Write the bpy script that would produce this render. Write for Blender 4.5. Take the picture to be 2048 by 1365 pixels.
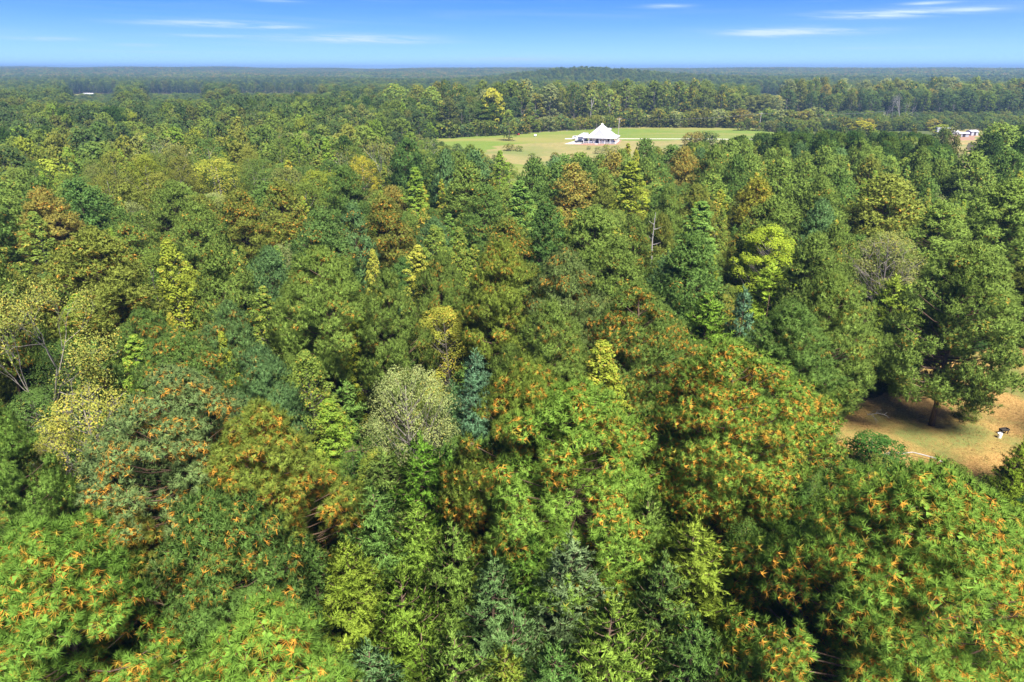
import bpy, math, random
import numpy as np
from mathutils import Vector
R = math.radians
S = bpy.context.scene
for o in list(bpy.data.objects): bpy.data.objects.remove(o)
COL = S.collection

# ------------------------------------------------------------------ camera, sky, sun, exposure
CAM_H = 34.0
PITCH = 21.64
FPX = 1365.0                       # focal length in pixels of the 2048 px wide photograph
cd = bpy.data.cameras.new("camera"); cam = bpy.data.objects.new("camera", cd); COL.objects.link(cam)
cd.sensor_width = 36.0; cd.lens = 36.0 * FPX / 2048.0
cd.clip_start = 0.5; cd.clip_end = 30000
cam.location = (0, 0, CAM_H); cam.rotation_euler = (R(90 - PITCH), 0, 0)
S.camera = cam

SUN_EL, SUN_AZ = 60.0, 158.0       # azimuth measured clockwise from +Y (view direction)
W = bpy.data.worlds.new("World"); S.world = W; W.use_nodes = True
nt = W.node_tree; nt.nodes.clear()
def N(t, k, **kw):
    n = t.nodes.new(k)
    for a, b in kw.items(): setattr(n, a, b)
    return n
out = N(nt, 'ShaderNodeOutputWorld'); bg = N(nt, 'ShaderNodeBackground')
sky = N(nt, 'ShaderNodeTexSky'); sky.sky_type = 'NISHITA'; sky.sun_disc = False
sky.sun_elevation = R(SUN_EL); sky.sun_rotation = R(SUN_AZ)
sky.altitude = 200; sky.air_density = 1.0; sky.dust_density = 0.3; sky.ozone_density = 2.5
# thin cirrus streaks in the sky
tc = N(nt, 'ShaderNodeTexCoord'); sep = N(nt, 'ShaderNodeSeparateXYZ'); nt.links.new(tc.outputs['Generated'], sep.inputs[0])
def M(t, op, a, b=None, c=None, clamp=False):
    n = N(t, 'ShaderNodeMath', operation=op); n.use_clamp = clamp
    for i, v in enumerate((a, b, c)):
        if v is None: continue
        if isinstance(v, (int, float)): n.inputs[i].default_value = v
        else: t.links.new(v, n.inputs[i])
    return n.outputs[0]
az = M(nt, 'ARCTAN2', sep.outputs[0], sep.outputs[1])
el = M(nt, 'ARCSINE', sep.outputs[2])
def cloud_noise(sx, sy, scale, detail, lo, hi, shift, tilt=0.0):
    cb = N(nt, 'ShaderNodeCombineXYZ')
    nt.links.new(M(nt, 'MULTIPLY', az, sx), cb.inputs[0])
    nt.links.new(M(nt, 'MULTIPLY', M(nt, 'ADD', el, M(nt, 'MULTIPLY', az, tilt)), sy), cb.inputs[1]); cb.inputs[2].default_value = shift
    nz = N(nt, 'ShaderNodeTexNoise'); nz.inputs['Scale'].default_value = scale; nz.inputs['Detail'].default_value = detail
    nz.inputs['Roughness'].default_value = 0.6; nz.inputs['Distortion'].default_value = 0.3
    nt.links.new(cb.outputs[0], nz.inputs['Vector'])
    mr = N(nt, 'ShaderNodeMapRange'); mr.interpolation_type = 'SMOOTHSTEP'
    nt.links.new(nz.outputs[0], mr.inputs[0]); mr.inputs[1].default_value = lo; mr.inputs[2].default_value = hi
    return mr.outputs[0]
streak = M(nt, 'MULTIPLY', cloud_noise(2.2, 45, 1.5, 7, 0.48, 0.85, 3.1, 0.02), 0.5)
veil = M(nt, 'MULTIPLY', cloud_noise(1.2, 9, 1.2, 3, 0.45, 0.85, 9.4), 0.07)
# individual wisps: (azimuth deg, elevation deg, half width deg, half height deg, strength)
WISPS = [(-21.57, 3.06, 5.11, 0.23, 0.62), (-17.88, 2.93, 2.45, 0.13, 0.5), (-12.25, 2.23, 5.6, 0.31, 0.75), (-8.93, 2.01, 4.55, 0.17, 0.4), (-32.05, 1.9, 2.26, 0.12, 0.4), (-26.74, 1.6, 1.87, 0.13, 0.25), (0.62, 0.79, 6.56, 0.25, 0.35), (-22.01, 2.28, 3.72, 0.13, 0.28), (19.7, 2.58, 4.28, 0.33, 0.62), (18.35, 2.46, 2.72, 0.2, 0.4), (27.19, 3.6, 4.87, 0.27, 0.7), (24.78, 3.43, 3.05, 0.22, 0.4), (28.84, 4.11, 1.57, 0.12, 0.55), (11.6, 4.4, 1.8, 0.17, 0.35), (23.98, 2.56, 3.72, 0.22, 0.3), (31.73, 3.67, 1.61, 0.12, 0.4), (-17.32, 4.64, 2.08, 0.13, 0.25), (26.06, 1.42, 4.2, 0.1, 0.18), (-26.03, 1.19, 6.56, 0.13, 0.18), (52, 6, 9, 0.7, 0.5), (-54, 5, 9, 0.7, 0.5), (72, 9, 12, 1, 0.5), (-76, 8, 12, 1, 0.5)]
acc = None
fine = cloud_noise(14, 220, 1.0, 6, 0.25, 0.72, 1.7, 0.04)
for (a, e, wa, we, st) in WISPS:
    da = M(nt, 'DIVIDE', M(nt, 'SUBTRACT', az, R(a)), R(wa)); de = M(nt, 'DIVIDE', M(nt, 'SUBTRACT', el, R(e)), R(we))
    q = M(nt, 'ADD', M(nt, 'MULTIPLY', da, da), M(nt, 'MULTIPLY', de, de))
    g = M(nt, 'MULTIPLY', M(nt, 'EXPONENT', M(nt, 'MULTIPLY', q, -1.3)), st)
    acc = g if acc is None else M(nt, 'ADD', acc, g)
wis = M(nt, 'MULTIPLY', M(nt, 'MULTIPLY', acc, fine), 1.7)
mask = N(nt, 'ShaderNodeMapRange'); nt.links.new(el, mask.inputs[0]); mask.inputs[1].default_value = R(-1); mask.inputs[2].default_value = R(2)
cl = M(nt, 'ADD', wis, M(nt, 'MULTIPLY', M(nt, 'ADD', M(nt, 'MULTIPLY', streak, .3), veil), mask.outputs[0]), clamp=True)
hs = N(nt, 'ShaderNodeHueSaturation'); hs.inputs['Saturation'].default_value = 1.32; hs.inputs['Value'].default_value = 1.0
nt.links.new(sky.outputs[0], hs.inputs['Color'])
tn = N(nt, 'ShaderNodeMix', data_type='RGBA', blend_type='MULTIPLY'); tn.inputs[0].default_value = 1
tn.inputs[7].default_value = (0.050, 0.19, 0.79, 1); nt.links.new(hs.outputs[0], tn.inputs[6])
pale = M(nt, 'MULTIPLY', M(nt, 'EXPONENT', M(nt, 'MULTIPLY', M(nt, 'ABSOLUTE', el), -1 / R(2.0))), .9)
hzm = N(nt, 'ShaderNodeMix', data_type='RGBA'); nt.links.new(pale, hzm.inputs[0]); nt.links.new(tn.outputs[2], hzm.inputs[6]); hzm.inputs[7].default_value = (3.6, 5.9, 9.6, 1)
mx = N(nt, 'ShaderNodeMix', data_type='RGBA'); nt.links.new(cl, mx.inputs[0]); nt.links.new(hzm.outputs[2], mx.inputs[6])
mx.inputs[7].default_value = (2.9, 3.7, 4.7, 1)
nt.links.new(mx.outputs[2], bg.inputs[0]); bg.inputs[1].default_value = 0.080
nt.links.new(bg.outputs[0], out.inputs[0])

sl = bpy.data.lights.new("sun", 'SUN'); sun = bpy.data.objects.new("sun", sl); COL.objects.link(sun)
sl.energy = 5.0; sl.angle = R(20); sl.color = (1.0, 0.95, 0.86)
sd = Vector((math.sin(R(SUN_AZ)) * math.cos(R(SUN_EL)), math.cos(R(SUN_AZ)) * math.cos(R(SUN_EL)), math.sin(R(SUN_EL))))
sun.rotation_euler = sd.to_track_quat('Z', 'Y').to_euler()
sun.location = (60, -60, 120)
S.view_settings.view_transform = 'Standard'; S.view_settings.look = 'None'
S.view_settings.exposure = 1.72; S.view_settings.gamma = 1.0; S.view_settings.use_curve_mapping = False
S.render.engine = 'CYCLES'
cy = S.cycles
cy.max_bounces = 5; cy.diffuse_bounces = 3; cy.glossy_bounces = 2; cy.transmission_bounces = 3; cy.volume_bounces = 0; cy.transparent_max_bounces = 4
cy.use_denoising = True; cy.denoiser = "OPENIMAGEDENOISE"; cy.denoising_input_passes = "RGB_ALBEDO_NORMAL"; cy.sample_clamp_indirect = 4.0; cy.caustics_reflective = False; cy.caustics_refractive = False
cy.use_adaptive_sampling = True; cy.adaptive_threshold = 0.01
S.render.use_persistent_data = False

# ------------------------------------------------------------------ helpers
cp, sp_ = math.cos(R(PITCH)), math.sin(R(PITCH))
def ray(px, py):
    u = (px - 1024) / FPX; v = -(py - 682.5) / FPX
    return Vector((u, cp + v * sp_, -sp_ + v * cp))
def at(px, py, z=0.0):
    d = ray(px, py); t = (z - CAM_H) / d.z
    return Vector((d.x * t, d.y * t, z))
def proj(x, y, z):
    dz = z - CAM_H; dep = y * cp - dz * sp_; v = y * sp_ + dz * cp
    return 1024 + FPX * x / dep, 682.5 - FPX * v / dep
def tag(o, label=None, cat=None, group=None, kind=None):
    if label: o['label'] = label
    if cat: o['category'] = cat
    if group: o['group'] = group
    if kind: o['kind'] = kind
    return o
def link(name, data, parent=None, loc=None, rot=None):
    o = bpy.data.objects.new(name, data); COL.objects.link(o)
    if parent: o.parent = parent
    if loc is not None: o.location = loc
    if rot is not None: o.rotation_euler = rot
    return o
def empty(name, loc, rz=0.0):
    o = bpy.data.objects.new(name, None); COL.objects.link(o); o.location = loc; o.rotation_euler = (0, 0, rz); o.empty_display_size = .5
    return o
def mesh_np(name, V, F, mats, tone=None, alt=None, midx=None, smooth=False, fn=None):
    """V (n,3); F list of (k, m) index arrays, one per polygon size"""
    me = bpy.data.meshes.new(name)
    V = np.asarray(V, np.float32); me.vertices.add(len(V)); me.vertices.foreach_set('co', V.ravel())
    loops = np.concatenate([f.ravel() for f in F]).astype(np.int32)
    sizes = np.concatenate([np.full(len(f), f.shape[1], np.int32) for f in F])
    starts = np.concatenate(([0], np.cumsum(sizes)[:-1])).astype(np.int32)
    me.loops.add(len(loops)); me.loops.foreach_set('vertex_index', loops)
    me.polygons.add(len(sizes)); me.polygons.foreach_set('loop_start', starts)
    if midx is not None: me.polygons.foreach_set('material_index', np.asarray(midx, np.int32))
    me.polygons.foreach_set('use_smooth', np.full(len(sizes), smooth))
    for nm, a in (('tone', tone), ('alt', alt)):
        if a is not None:
            at_ = me.attributes.new(nm, 'FLOAT', 'FACE'); at_.data.foreach_set('value', np.asarray(a, np.float32))
    if fn is not None:
        at_ = me.attributes.new('fn', 'FLOAT_VECTOR', 'FACE'); at_.data.foreach_set('vector', np.asarray(fn, np.float32).ravel())
    for m in mats: me.materials.append(m)
    me.update(calc_edges=True)
    return me
class MB:
    def __init__(s): s.v = []; s.f = {3: [], 4: []}; s.n = 0
    def add(s, V, faces):
        V = np.asarray(V, float).reshape(-1, 3); s.v.append(V)
        for f in faces:
            s.f.setdefault(len(f), []).append([i + s.n for i in f])
        s.n += len(V); return s
    def box(s, c, d, rz=0.0, top=1.0):
        x, y, z = d[0] / 2, d[1] / 2, d[2] / 2
        P = np.array([[-x, -y, -z], [x, -y, -z], [x, y, -z], [-x, y, -z], [-x * top, -y * top, z], [x * top, -y * top, z], [x * top, y * top, z], [-x * top, y * top, z]])
        ca, sa = math.cos(rz), math.sin(rz)
        P = np.stack([P[:, 0] * ca - P[:, 1] * sa, P[:, 0] * sa + P[:, 1] * ca, P[:, 2]], 1) + np.array(c)
        return s.add(P, [(0, 3, 2, 1), (4, 5, 6, 7), (0, 1, 5, 4), (1, 2, 6, 5), (2, 3, 7, 6), (3, 0, 4, 7)])
    def tube(s, pts, rad, k=6, cap=True):
        pts = np.asarray(pts, float); n = len(pts)
        rad = np.broadcast_to(np.asarray(rad, float), (n,))
        T = np.gradient(pts, axis=0); T /= np.linalg.norm(T, axis=1)[:, None] + 1e-9
        ref = np.where(np.abs(T[:, 2:3]) > .9, np.array([[1., 0, 0]]), np.array([[0, 0, 1.]]))
        A = np.cross(T, ref); A /= np.linalg.norm(A, axis=1)[:, None] + 1e-9; B = np.cross(T, A)
        an = np.arange(k) * 2 * math.pi / k
        V = pts[:, None] + rad[:, None, None] * (A[:, None] * np.cos(an)[None, :, None] + B[:, None] * np.sin(an)[None, :, None])
        F = [(i * k + j, i * k + (j + 1) % k, (i + 1) * k + (j + 1) % k, (i + 1) * k + j) for i in range(n - 1) for j in range(k)]
        if cap: F += [tuple(range(k))[::-1], tuple((n - 1) * k + j for j in range(k))]
        return s.add(V.reshape(-1, 3), F)
    def arrays(s):
        return np.concatenate(s.v), [np.array(s.f[k]) for k in sorted(s.f) if s.f[k]]
    def build(s, name, mat, parent=None, loc=None, rot=None, smooth=False):
        V, F = s.arrays()
        return link(name, mesh_np(name, V, F, [mat], smooth=smooth), parent, loc, rot)
    def mesh(s, name, mat, smooth=False):
        V, F = s.arrays(); return mesh_np(name, V, F, [mat], smooth=smooth)

# ------------------------------------------------------------------ materials
def leaf_mat(name, dark, light, alt, trans=0.35, palette=None, ttint=(1.06, 1.05, .85)):
    m = bpy.data.materials.new(name); m.use_nodes = True; t = m.node_tree; t.nodes.clear()
    o = N(t, 'ShaderNodeOutputMaterial'); a = N(t, 'ShaderNodeAttribute', attribute_name='tone'); b = N(t, 'ShaderNodeAttribute', attribute_name='alt')
    oi = N(t, 'ShaderNodeObjectInfo')
    mixc = N(t, 'ShaderNodeMix', data_type='RGBA'); t.links.new(a.outputs['Fac'], mixc.inputs[0])
    mixc.inputs[6].default_value = (*dark, 1); mixc.inputs[7].default_value = (*light, 1)
    mu = N(t, 'ShaderNodeMix', data_type='RGBA', blend_type='MULTIPLY'); mu.inputs[0].default_value = 1
    t.links.new(mixc.outputs[2], mu.inputs[6])
    if palette:
        cr = N(t, 'ShaderNodeValToRGB'); cr.color_ramp.interpolation = 'CONSTANT'; e = cr.color_ramp.elements
        while len(e) < len(palette): e.new(.5)
        for i, c in enumerate(palette): e[i].position = i / len(palette); e[i].color = (*c, 1)
        t.links.new(oi.outputs['Random'], cr.inputs[0]); t.links.new(cr.outputs[0], mu.inputs[7])
    else:
        t.links.new(oi.outputs['Color'], mu.inputs[7])
    th = M(t, 'SUBTRACT', 1.0, oi.outputs['Alpha'] if not palette else 0.12)
    f = N(t, 'ShaderNodeMapRange'); t.links.new(b.outputs['Fac'], f.inputs[0])
    t.links.new(M(t, 'SUBTRACT', th, .07), f.inputs[1]); t.links.new(M(t, 'ADD', th, .12), f.inputs[2])
    ma = N(t, 'ShaderNodeMix', data_type='RGBA'); t.links.new(f.outputs[0], ma.inputs[0]); t.links.new(mu.outputs[2], ma.inputs[6]); ma.inputs[7].default_value = (*alt, 1)
    d = N(t, 'ShaderNodeBsdfDiffuse'); tr = N(t, 'ShaderNodeBsdfTranslucent'); ms = N(t, 'ShaderNodeMixShader'); ms.inputs[0].default_value = trans
    t2 = N(t, 'ShaderNodeMix', data_type='RGBA', blend_type='MULTIPLY'); t2.inputs[0].default_value = 1; t2.inputs[7].default_value = (*ttint, 1)
    an = N(t, 'ShaderNodeAttribute', attribute_name='fn'); vt = N(t, 'ShaderNodeVectorTransform', vector_type='NORMAL', convert_from='OBJECT', convert_to='WORLD')
    t.links.new(an.outputs['Vector'], vt.inputs[0]); nn = N(t, 'ShaderNodeVectorMath', operation='NORMALIZE'); t.links.new(vt.outputs[0], nn.inputs[0]); t.links.new(nn.outputs[0], d.inputs['Normal'])
    t.links.new(ma.outputs[2], d.inputs[0]); t.links.new(ma.outputs[2], t2.inputs[6]); t.links.new(t2.outputs[2], tr.inputs[0])
    t.links.new(d.outputs[0], ms.inputs[1]); t.links.new(tr.outputs[0], ms.inputs[2])
    t.links.new(ms.outputs[0], o.inputs[0])
    return m
def mat(name, c1, c2=None, scale=3.0, detail=6, rough=.8, bump=0.0, c3=None, s3=.05, metal=0.0, stretch=(1, 1, 1), spec=.06, lohi=(.35, .65)):
    m = bpy.data.materials.new(name); m.use_nodes = True; t = m.node_tree; p = t.nodes['Principled BSDF']
    p.inputs['Roughness'].default_value = rough; p.inputs['Metallic'].default_value = metal; p.inputs['Specular IOR Level'].default_value = spec
    if c2 is None: p.inputs['Base Color'].default_value = (*c1, 1); return m
    tc = N(t, 'ShaderNodeTexCoord'); mp = N(t, 'ShaderNodeMapping'); mp.inputs['Scale'].default_value = stretch; t.links.new(tc.outputs['Object'], mp.inputs[0])
    nz = N(t, 'ShaderNodeTexNoise'); nz.inputs['Scale'].default_value = scale; nz.inputs['Detail'].default_value = detail; nz.inputs['Roughness'].default_value = .65
    t.links.new(mp.outputs[0], nz.inputs['Vector'])
    mr = N(t, 'ShaderNodeMapRange'); t.links.new(nz.outputs[0], mr.inputs[0]); mr.inputs[1].default_value = lohi[0]; mr.inputs[2].default_value = lohi[1]
    mi = N(t, 'ShaderNodeMix', data_type='RGBA'); t.links.new(mr.outputs[0], mi.inputs[0]); mi.inputs[6].default_value = (*c1, 1); mi.inputs[7].default_value = (*c2, 1)
    last = mi.outputs[2]
    if c3:
        n3 = N(t, 'ShaderNodeTexNoise'); n3.inputs['Scale'].default_value = s3; n3.inputs['Detail'].default_value = 4; t.links.new(mp.outputs[0], n3.inputs['Vector'])
        m3 = N(t, 'ShaderNodeMapRange'); t.links.new(n3.outputs[0], m3.inputs[0]); m3.inputs[1].default_value = .45; m3.inputs[2].default_value = .62
        x3 = N(t, 'ShaderNodeMix', data_type='RGBA'); t.links.new(m3.outputs[0], x3.inputs[0]); t.links.new(last, x3.inputs[6]); x3.inputs[7].default_value = (*c3, 1); last = x3.outputs[2]
    t.links.new(last, p.inputs['Base Color'])
    if bump:
        b = N(t, 'ShaderNodeBump'); b.inputs['Strength'].default_value = bump; b.inputs['Distance'].default_value = .05
        t.links.new(nz.outputs[0], b.inputs['Height']); t.links.new(b.outputs[0], p.inputs['Normal'])
    return m
ORANGE = (.68, .35, .055)
PAL_FAR = [(.75, .8, .9), (1.25, 1.15, .8), (.95, 1.0, .95), (1.5, 1.25, .75), (.8, .85, .85), (1.05, 1.1, .9), (1.35, 1.0, .8), (.7, .78, .85), (1.6, 1.45, .7), (.9, .95, .9)]
PAL_PINE = [(.9, .95, .9), (1, 1, 1), (1.1, 1.05, .8), (.75, .85, .8), (1.25, 1.1, .8)]
mPine = leaf_mat('pine_needles', (.100, .172, .036), (.228, .330, .078), ORANGE, trans=.40)
mCedar = leaf_mat('cedar_sprays', (.090, .165, .034), (.220, .325, .085), (.28, .20, .04), trans=.35)
mLeaf = leaf_mat('broad_leaves', (.105, .160, .034), (.200, .270, .058), (.50, .36, .06), trans=.4)
mFarLeaf = leaf_mat('distant_leaves', (.035, .062, .020), (.085, .125, .034), (.17, .13, .04), palette=PAL_FAR, trans=.25)
mFarPine = leaf_mat('distant_needles', (.040, .085, .018), (.10, .17, .04), (.2, .12, .04), palette=PAL_PINE, trans=.25)
mScrub = leaf_mat('scrub_leaves', (.025, .060, .016), (.085, .135, .032), (.22, .15, .05), palette=[(.6, .75, .8), (1.1, 1.1, .8), (.8, 1.0, .8), (1.5, 1.2, .8)], trans=.25)
mBark = mat('pine_bark', (.07, .045, .03), (.15, .10, .07), 6, bump=.6, stretch=(1, 1, .3))
mPale = mat('pale_bark', (.36, .33, .28), (.52, .49, .43), 4, bump=.3, stretch=(1, 1, .3))
mGrey = mat('grey_bark', (.14, .12, .10), (.26, .23, .20), 5, bump=.4, stretch=(1, 1, .3))
mDead = mat('dead_wood', (.24, .22, .20), (.36, .34, .31), 5, bump=.3)
mFloor = mat('forest_floor', (.045, .034, .020), (.10, .075, .04), 1.2, bump=.6, c3=(.035, .045, .016), s3=.12)

# ------------------------------------------------------------------ setting: ground, fields
def hill(x, y, cx, cy_, sx, sy, a): return a * np.exp(-(((x - cx) / sx) ** 2 + ((y - cy_) / sy) ** 2))
def terrain(x, y):
    x = np.asarray(x, float); y = np.asarray(y, float); d = np.hypot(x, y)
    s = np.clip((d - 620) / 400, 0, 1); s = s * s * (3 - 2 * s)
    z = 2.0 * np.sin(x / 310 + 1.3) * np.sin(y / 420 + .4) * s - 2.0 * s
    z += hill(x, y, 120, 1480, 170, 240, 20) + hill(x, y, 400, 1500, 330, 200, 8)
    far = np.clip((d - 2000) / 1700, 0, 1)
    z += far * (24 + 3.5 * np.sin(x / 700 + .6) + 3.0 * np.sin(x / 260 + 2) + 1.5 * np.sin(x / 97))
    z += hill(x, y, -2050, 4300, 1250, 700, 13)
    z += s * 1.5 * np.sin(x / 90 + y / 130)
    return z
nx_, ny_ = 150, 150
ux = np.linspace(-1, 1, nx_); gx = np.sign(ux) * np.abs(ux) ** 1.6 * 7500
uy = np.linspace(0, 1, ny_); gy = -120 + (uy ** 1.9) * 6600
GX, GY = np.meshgrid(gx, gy); GZ = terrain(GX, GY)
V = np.stack([GX.ravel(), GY.ravel(), GZ.ravel()], 1)
ii, jj = np.meshgrid(np.arange(ny_ - 1), np.arange(nx_ - 1), indexing='ij'); a0 = (ii * nx_ + jj).ravel()
F4 = np.stack([a0, a0 + 1, a0 + nx_ + 1, a0 + nx_], 1)
tag(link('ground', mesh_np('ground', V, [F4], [mFloor], smooth=True)), kind='structure')

def inpoly(px, py, poly):
    c = False; n = len(poly); j = n - 1
    for i in range(n):
        xi, yi = poly[i]; xj, yj = poly[j]
        if (yi > py) != (yj > py) and px < (xj - xi) * (py - yi) / (yj - yi) + xi: c = not c
        j = i
    return c
def sheet(name, pts, z, m, n=6, jit=0.0, seed=1):
    """a flat sheet with an irregular edge from ground points; densified outline, fan of one n-gon"""
    rg = random.Random(seed); P = []
    for i in range(len(pts)):
        a, b = Vector(pts[i][:2]), Vector(pts[(i + 1) % len(pts)][:2])
        for k in range(n):
            q = a.lerp(b, k / n); P.append((q.x + rg.uniform(-jit, jit), q.y + rg.uniform(-jit, jit), z))
    mb = MB(); mb.add(P, [tuple(range(len(P)))]); o = mb.build(name, m); tag(o, kind='structure'); return o
mStraw = mat('pine_straw', (.19, .11, .034), (.33, .21, .072), 5.0, detail=12, bump=.9, c3=(.12, .125, .036), s3=.16, lohi=(.40, .60))
mMeadow = mat('meadow_grass', (.080, .128, .018), (.13, .168, .032), .35, detail=9, bump=.3, c3=(.17, .16, .045), s3=.018, stretch=(.6, 1.4, 1))
mHay = mat('dry_grass', (.16, .14, .05), (.22, .19, .07), .4, detail=8, c3=(.12, .14, .04), s3=.03)
mGravel = mat('gravel', (.34, .31, .25), (.46, .42, .36), 3.0, bump=.2)
mDirt = mat('red_dirt', (.18, .10, .06), (.28, .18, .12), .8, bump=.2)
mConcrete = mat('concrete', (.40, .38, .34), (.48, .46, .42), 1.0)
mTrackGrass = mat('track_grass', (.19, .14, .05), (.28, .22, .09), .8, c3=(.13, .15, .05), s3=.1)
CLEAR_PX = [(1655, 850), (1700, 806), (1790, 782), (1850, 740), (1960, 700), (2080, 690), (2260, 760), (2300, 1010), (2100, 1030), (1850, 965), (1740, 965), (1640, 940)]
clear_w = [tuple(at(*p)[:2]) for p in CLEAR_PX]
sheet('clearing', clear_w, .004, mStraw, 8, .5, 3)
MEAD_PX = [(860, 279), (960, 269), (1040, 266), (1130, 261), (1220, 255), (1320, 251.5), (1420, 251), (1500, 254), (1545, 262), (1560, 300), (1540, 345), (1300, 372), (1040, 372), (930, 325), (840, 295)]
mead_w = [tuple(at(*p)[:2]) for p in MEAD_PX]
sheet('meadow', mead_w, .004, mMeadow, 5, 2.5, 4)
DRY_PX = [(1000, 292), (1130, 283), (1330, 281), (1530, 285), (1530, 330), (1100, 340), (960, 312)]
sheet('dry_grass_strip', [tuple(at(*p)[:2]) for p in DRY_PX], .008, mHay, 6, 3.0, 5)
sheet('gravel_road', [tuple(at(*p)[:2]) for p in [(1228, 277.4), (1400, 277.8), (1555, 279.0), (1555, 280.1), (1400, 278.9), (1228, 278.6)]], .016, mGravel, 4, .15, 6)
sheet('dirt_yard', [tuple(at(*p)[:2]) for p in [(1152, 286), (1180, 284), (1232, 279), (1243, 281), (1238, 289), (1200, 292), (1160, 291), (1140, 289)]], .012, mDirt, 5, .5, 7)
sheet('driveway', [tuple(at(*p)[:2]) for p in [(1130, 277.3), (1170, 276.8), (1178, 288), (1140, 288.8), (1128, 288.4), (1148, 283), (1152, 278.8), (1130, 278.7)]], .020, mConcrete, 4, .1, 8)
mScrubGround = mat('scrub_grass', (.045, .075, .018), (.085, .10, .030), .25, detail=9, c3=(.07, .07, .03), s3=.02)
sheet('scrub_flat', [tuple(at(*p)[:2]) for p in [(1552, 268), (1800, 272), (2130, 268), (2150, 240), (1900, 236), (1560, 240)]], .003, mScrubGround, 5, 3.0, 12)
TRK_PX = [(1868, 262), (1960, 258), (1975, 284), (1932, 287), (1948, 330), (1966, 388), (1942, 388), (1925, 330), (1905, 292), (1868, 280)]
trk_w = [tuple(at(*p)[:2]) for p in TRK_PX]
sheet('cut_track', trk_w, .006, mTrackGrass, 6, .8, 9)
sheet('bare_dirt_lot', [tuple(at(*p)[:2]) for p in [(1896, 268), (1950, 268), (1948, 281), (1902, 281)]], .012, mDirt, 5, 1.0, 10)
def far_field(px0, px1, py0, py1, m, k):
    c0 = at((px0 + px1) / 2, (py0 + py1) / 2, 0); V = []
    nx2, ny2 = 12, 5; P0 = [at(px0, py1), at(px1, py1), at(px1 - 10, py0), at(px0 + 14, py0)]
    for j in range(ny2):
        for i in range(nx2):
            u, v = i / (nx2 - 1), j / (ny2 - 1)
            q = P0[0].lerp(P0[1], u).lerp(P0[3].lerp(P0[2], u), v); V.append((q.x, q.y, float(terrain(q.x, q.y)) + .35))
    F = [(j * nx2 + i, j * nx2 + i + 1, (j + 1) * nx2 + i + 1, (j + 1) * nx2 + i) for j in range(ny2 - 1) for i in range(nx2 - 1)]
    mb = MB(); mb.add(V, F); o = mb.build('far_field', m); tag(o, kind='structure')
    return [tuple(p[:2]) for p in P0]
FIELDS = [far_field(130, 235, 188, 199, mHay, 0), far_field(285, 410, 187, 197, mHay, 1), far_field(470, 640, 179, 187, mHay, 2),
          far_field(1515, 1570, 191, 203, mMeadow, 3), far_field(850, 890, 180, 188, mHay, 4)]

# ------------------------------------------------------------------ tree generators
GOLD = 2.399963
def unit(v): return v / (np.linalg.norm(v, axis=-1, keepdims=True) + 1e-9)
def tris_from_dirs(base, d, L, w, rg):
    r = unit(np.cross(d, rg.normal(size=d.shape)))
    b0 = base - r * w[:, None] / 2; b1 = base + r * w[:, None] / 2; tip = base + d * L[:, None]
    return np.stack([b0, b1, tip], 1).reshape(-1, 3)
def crown_mesh(name, tri_v, tone, alt, m, quad_v=None, fn=None):
    if quad_v is not None:
        n = len(quad_v) // 4; F = [np.arange(4 * n).reshape(-1, 4)]; return mesh_np(name, quad_v, F, [m], tone=tone, alt=alt, fn=fn)
    n = len(tri_v) // 3; return mesh_np(name, tri_v, [np.arange(3 * n).reshape(-1, 3)], [m], tone=tone, alt=alt, fn=fn)

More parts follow.
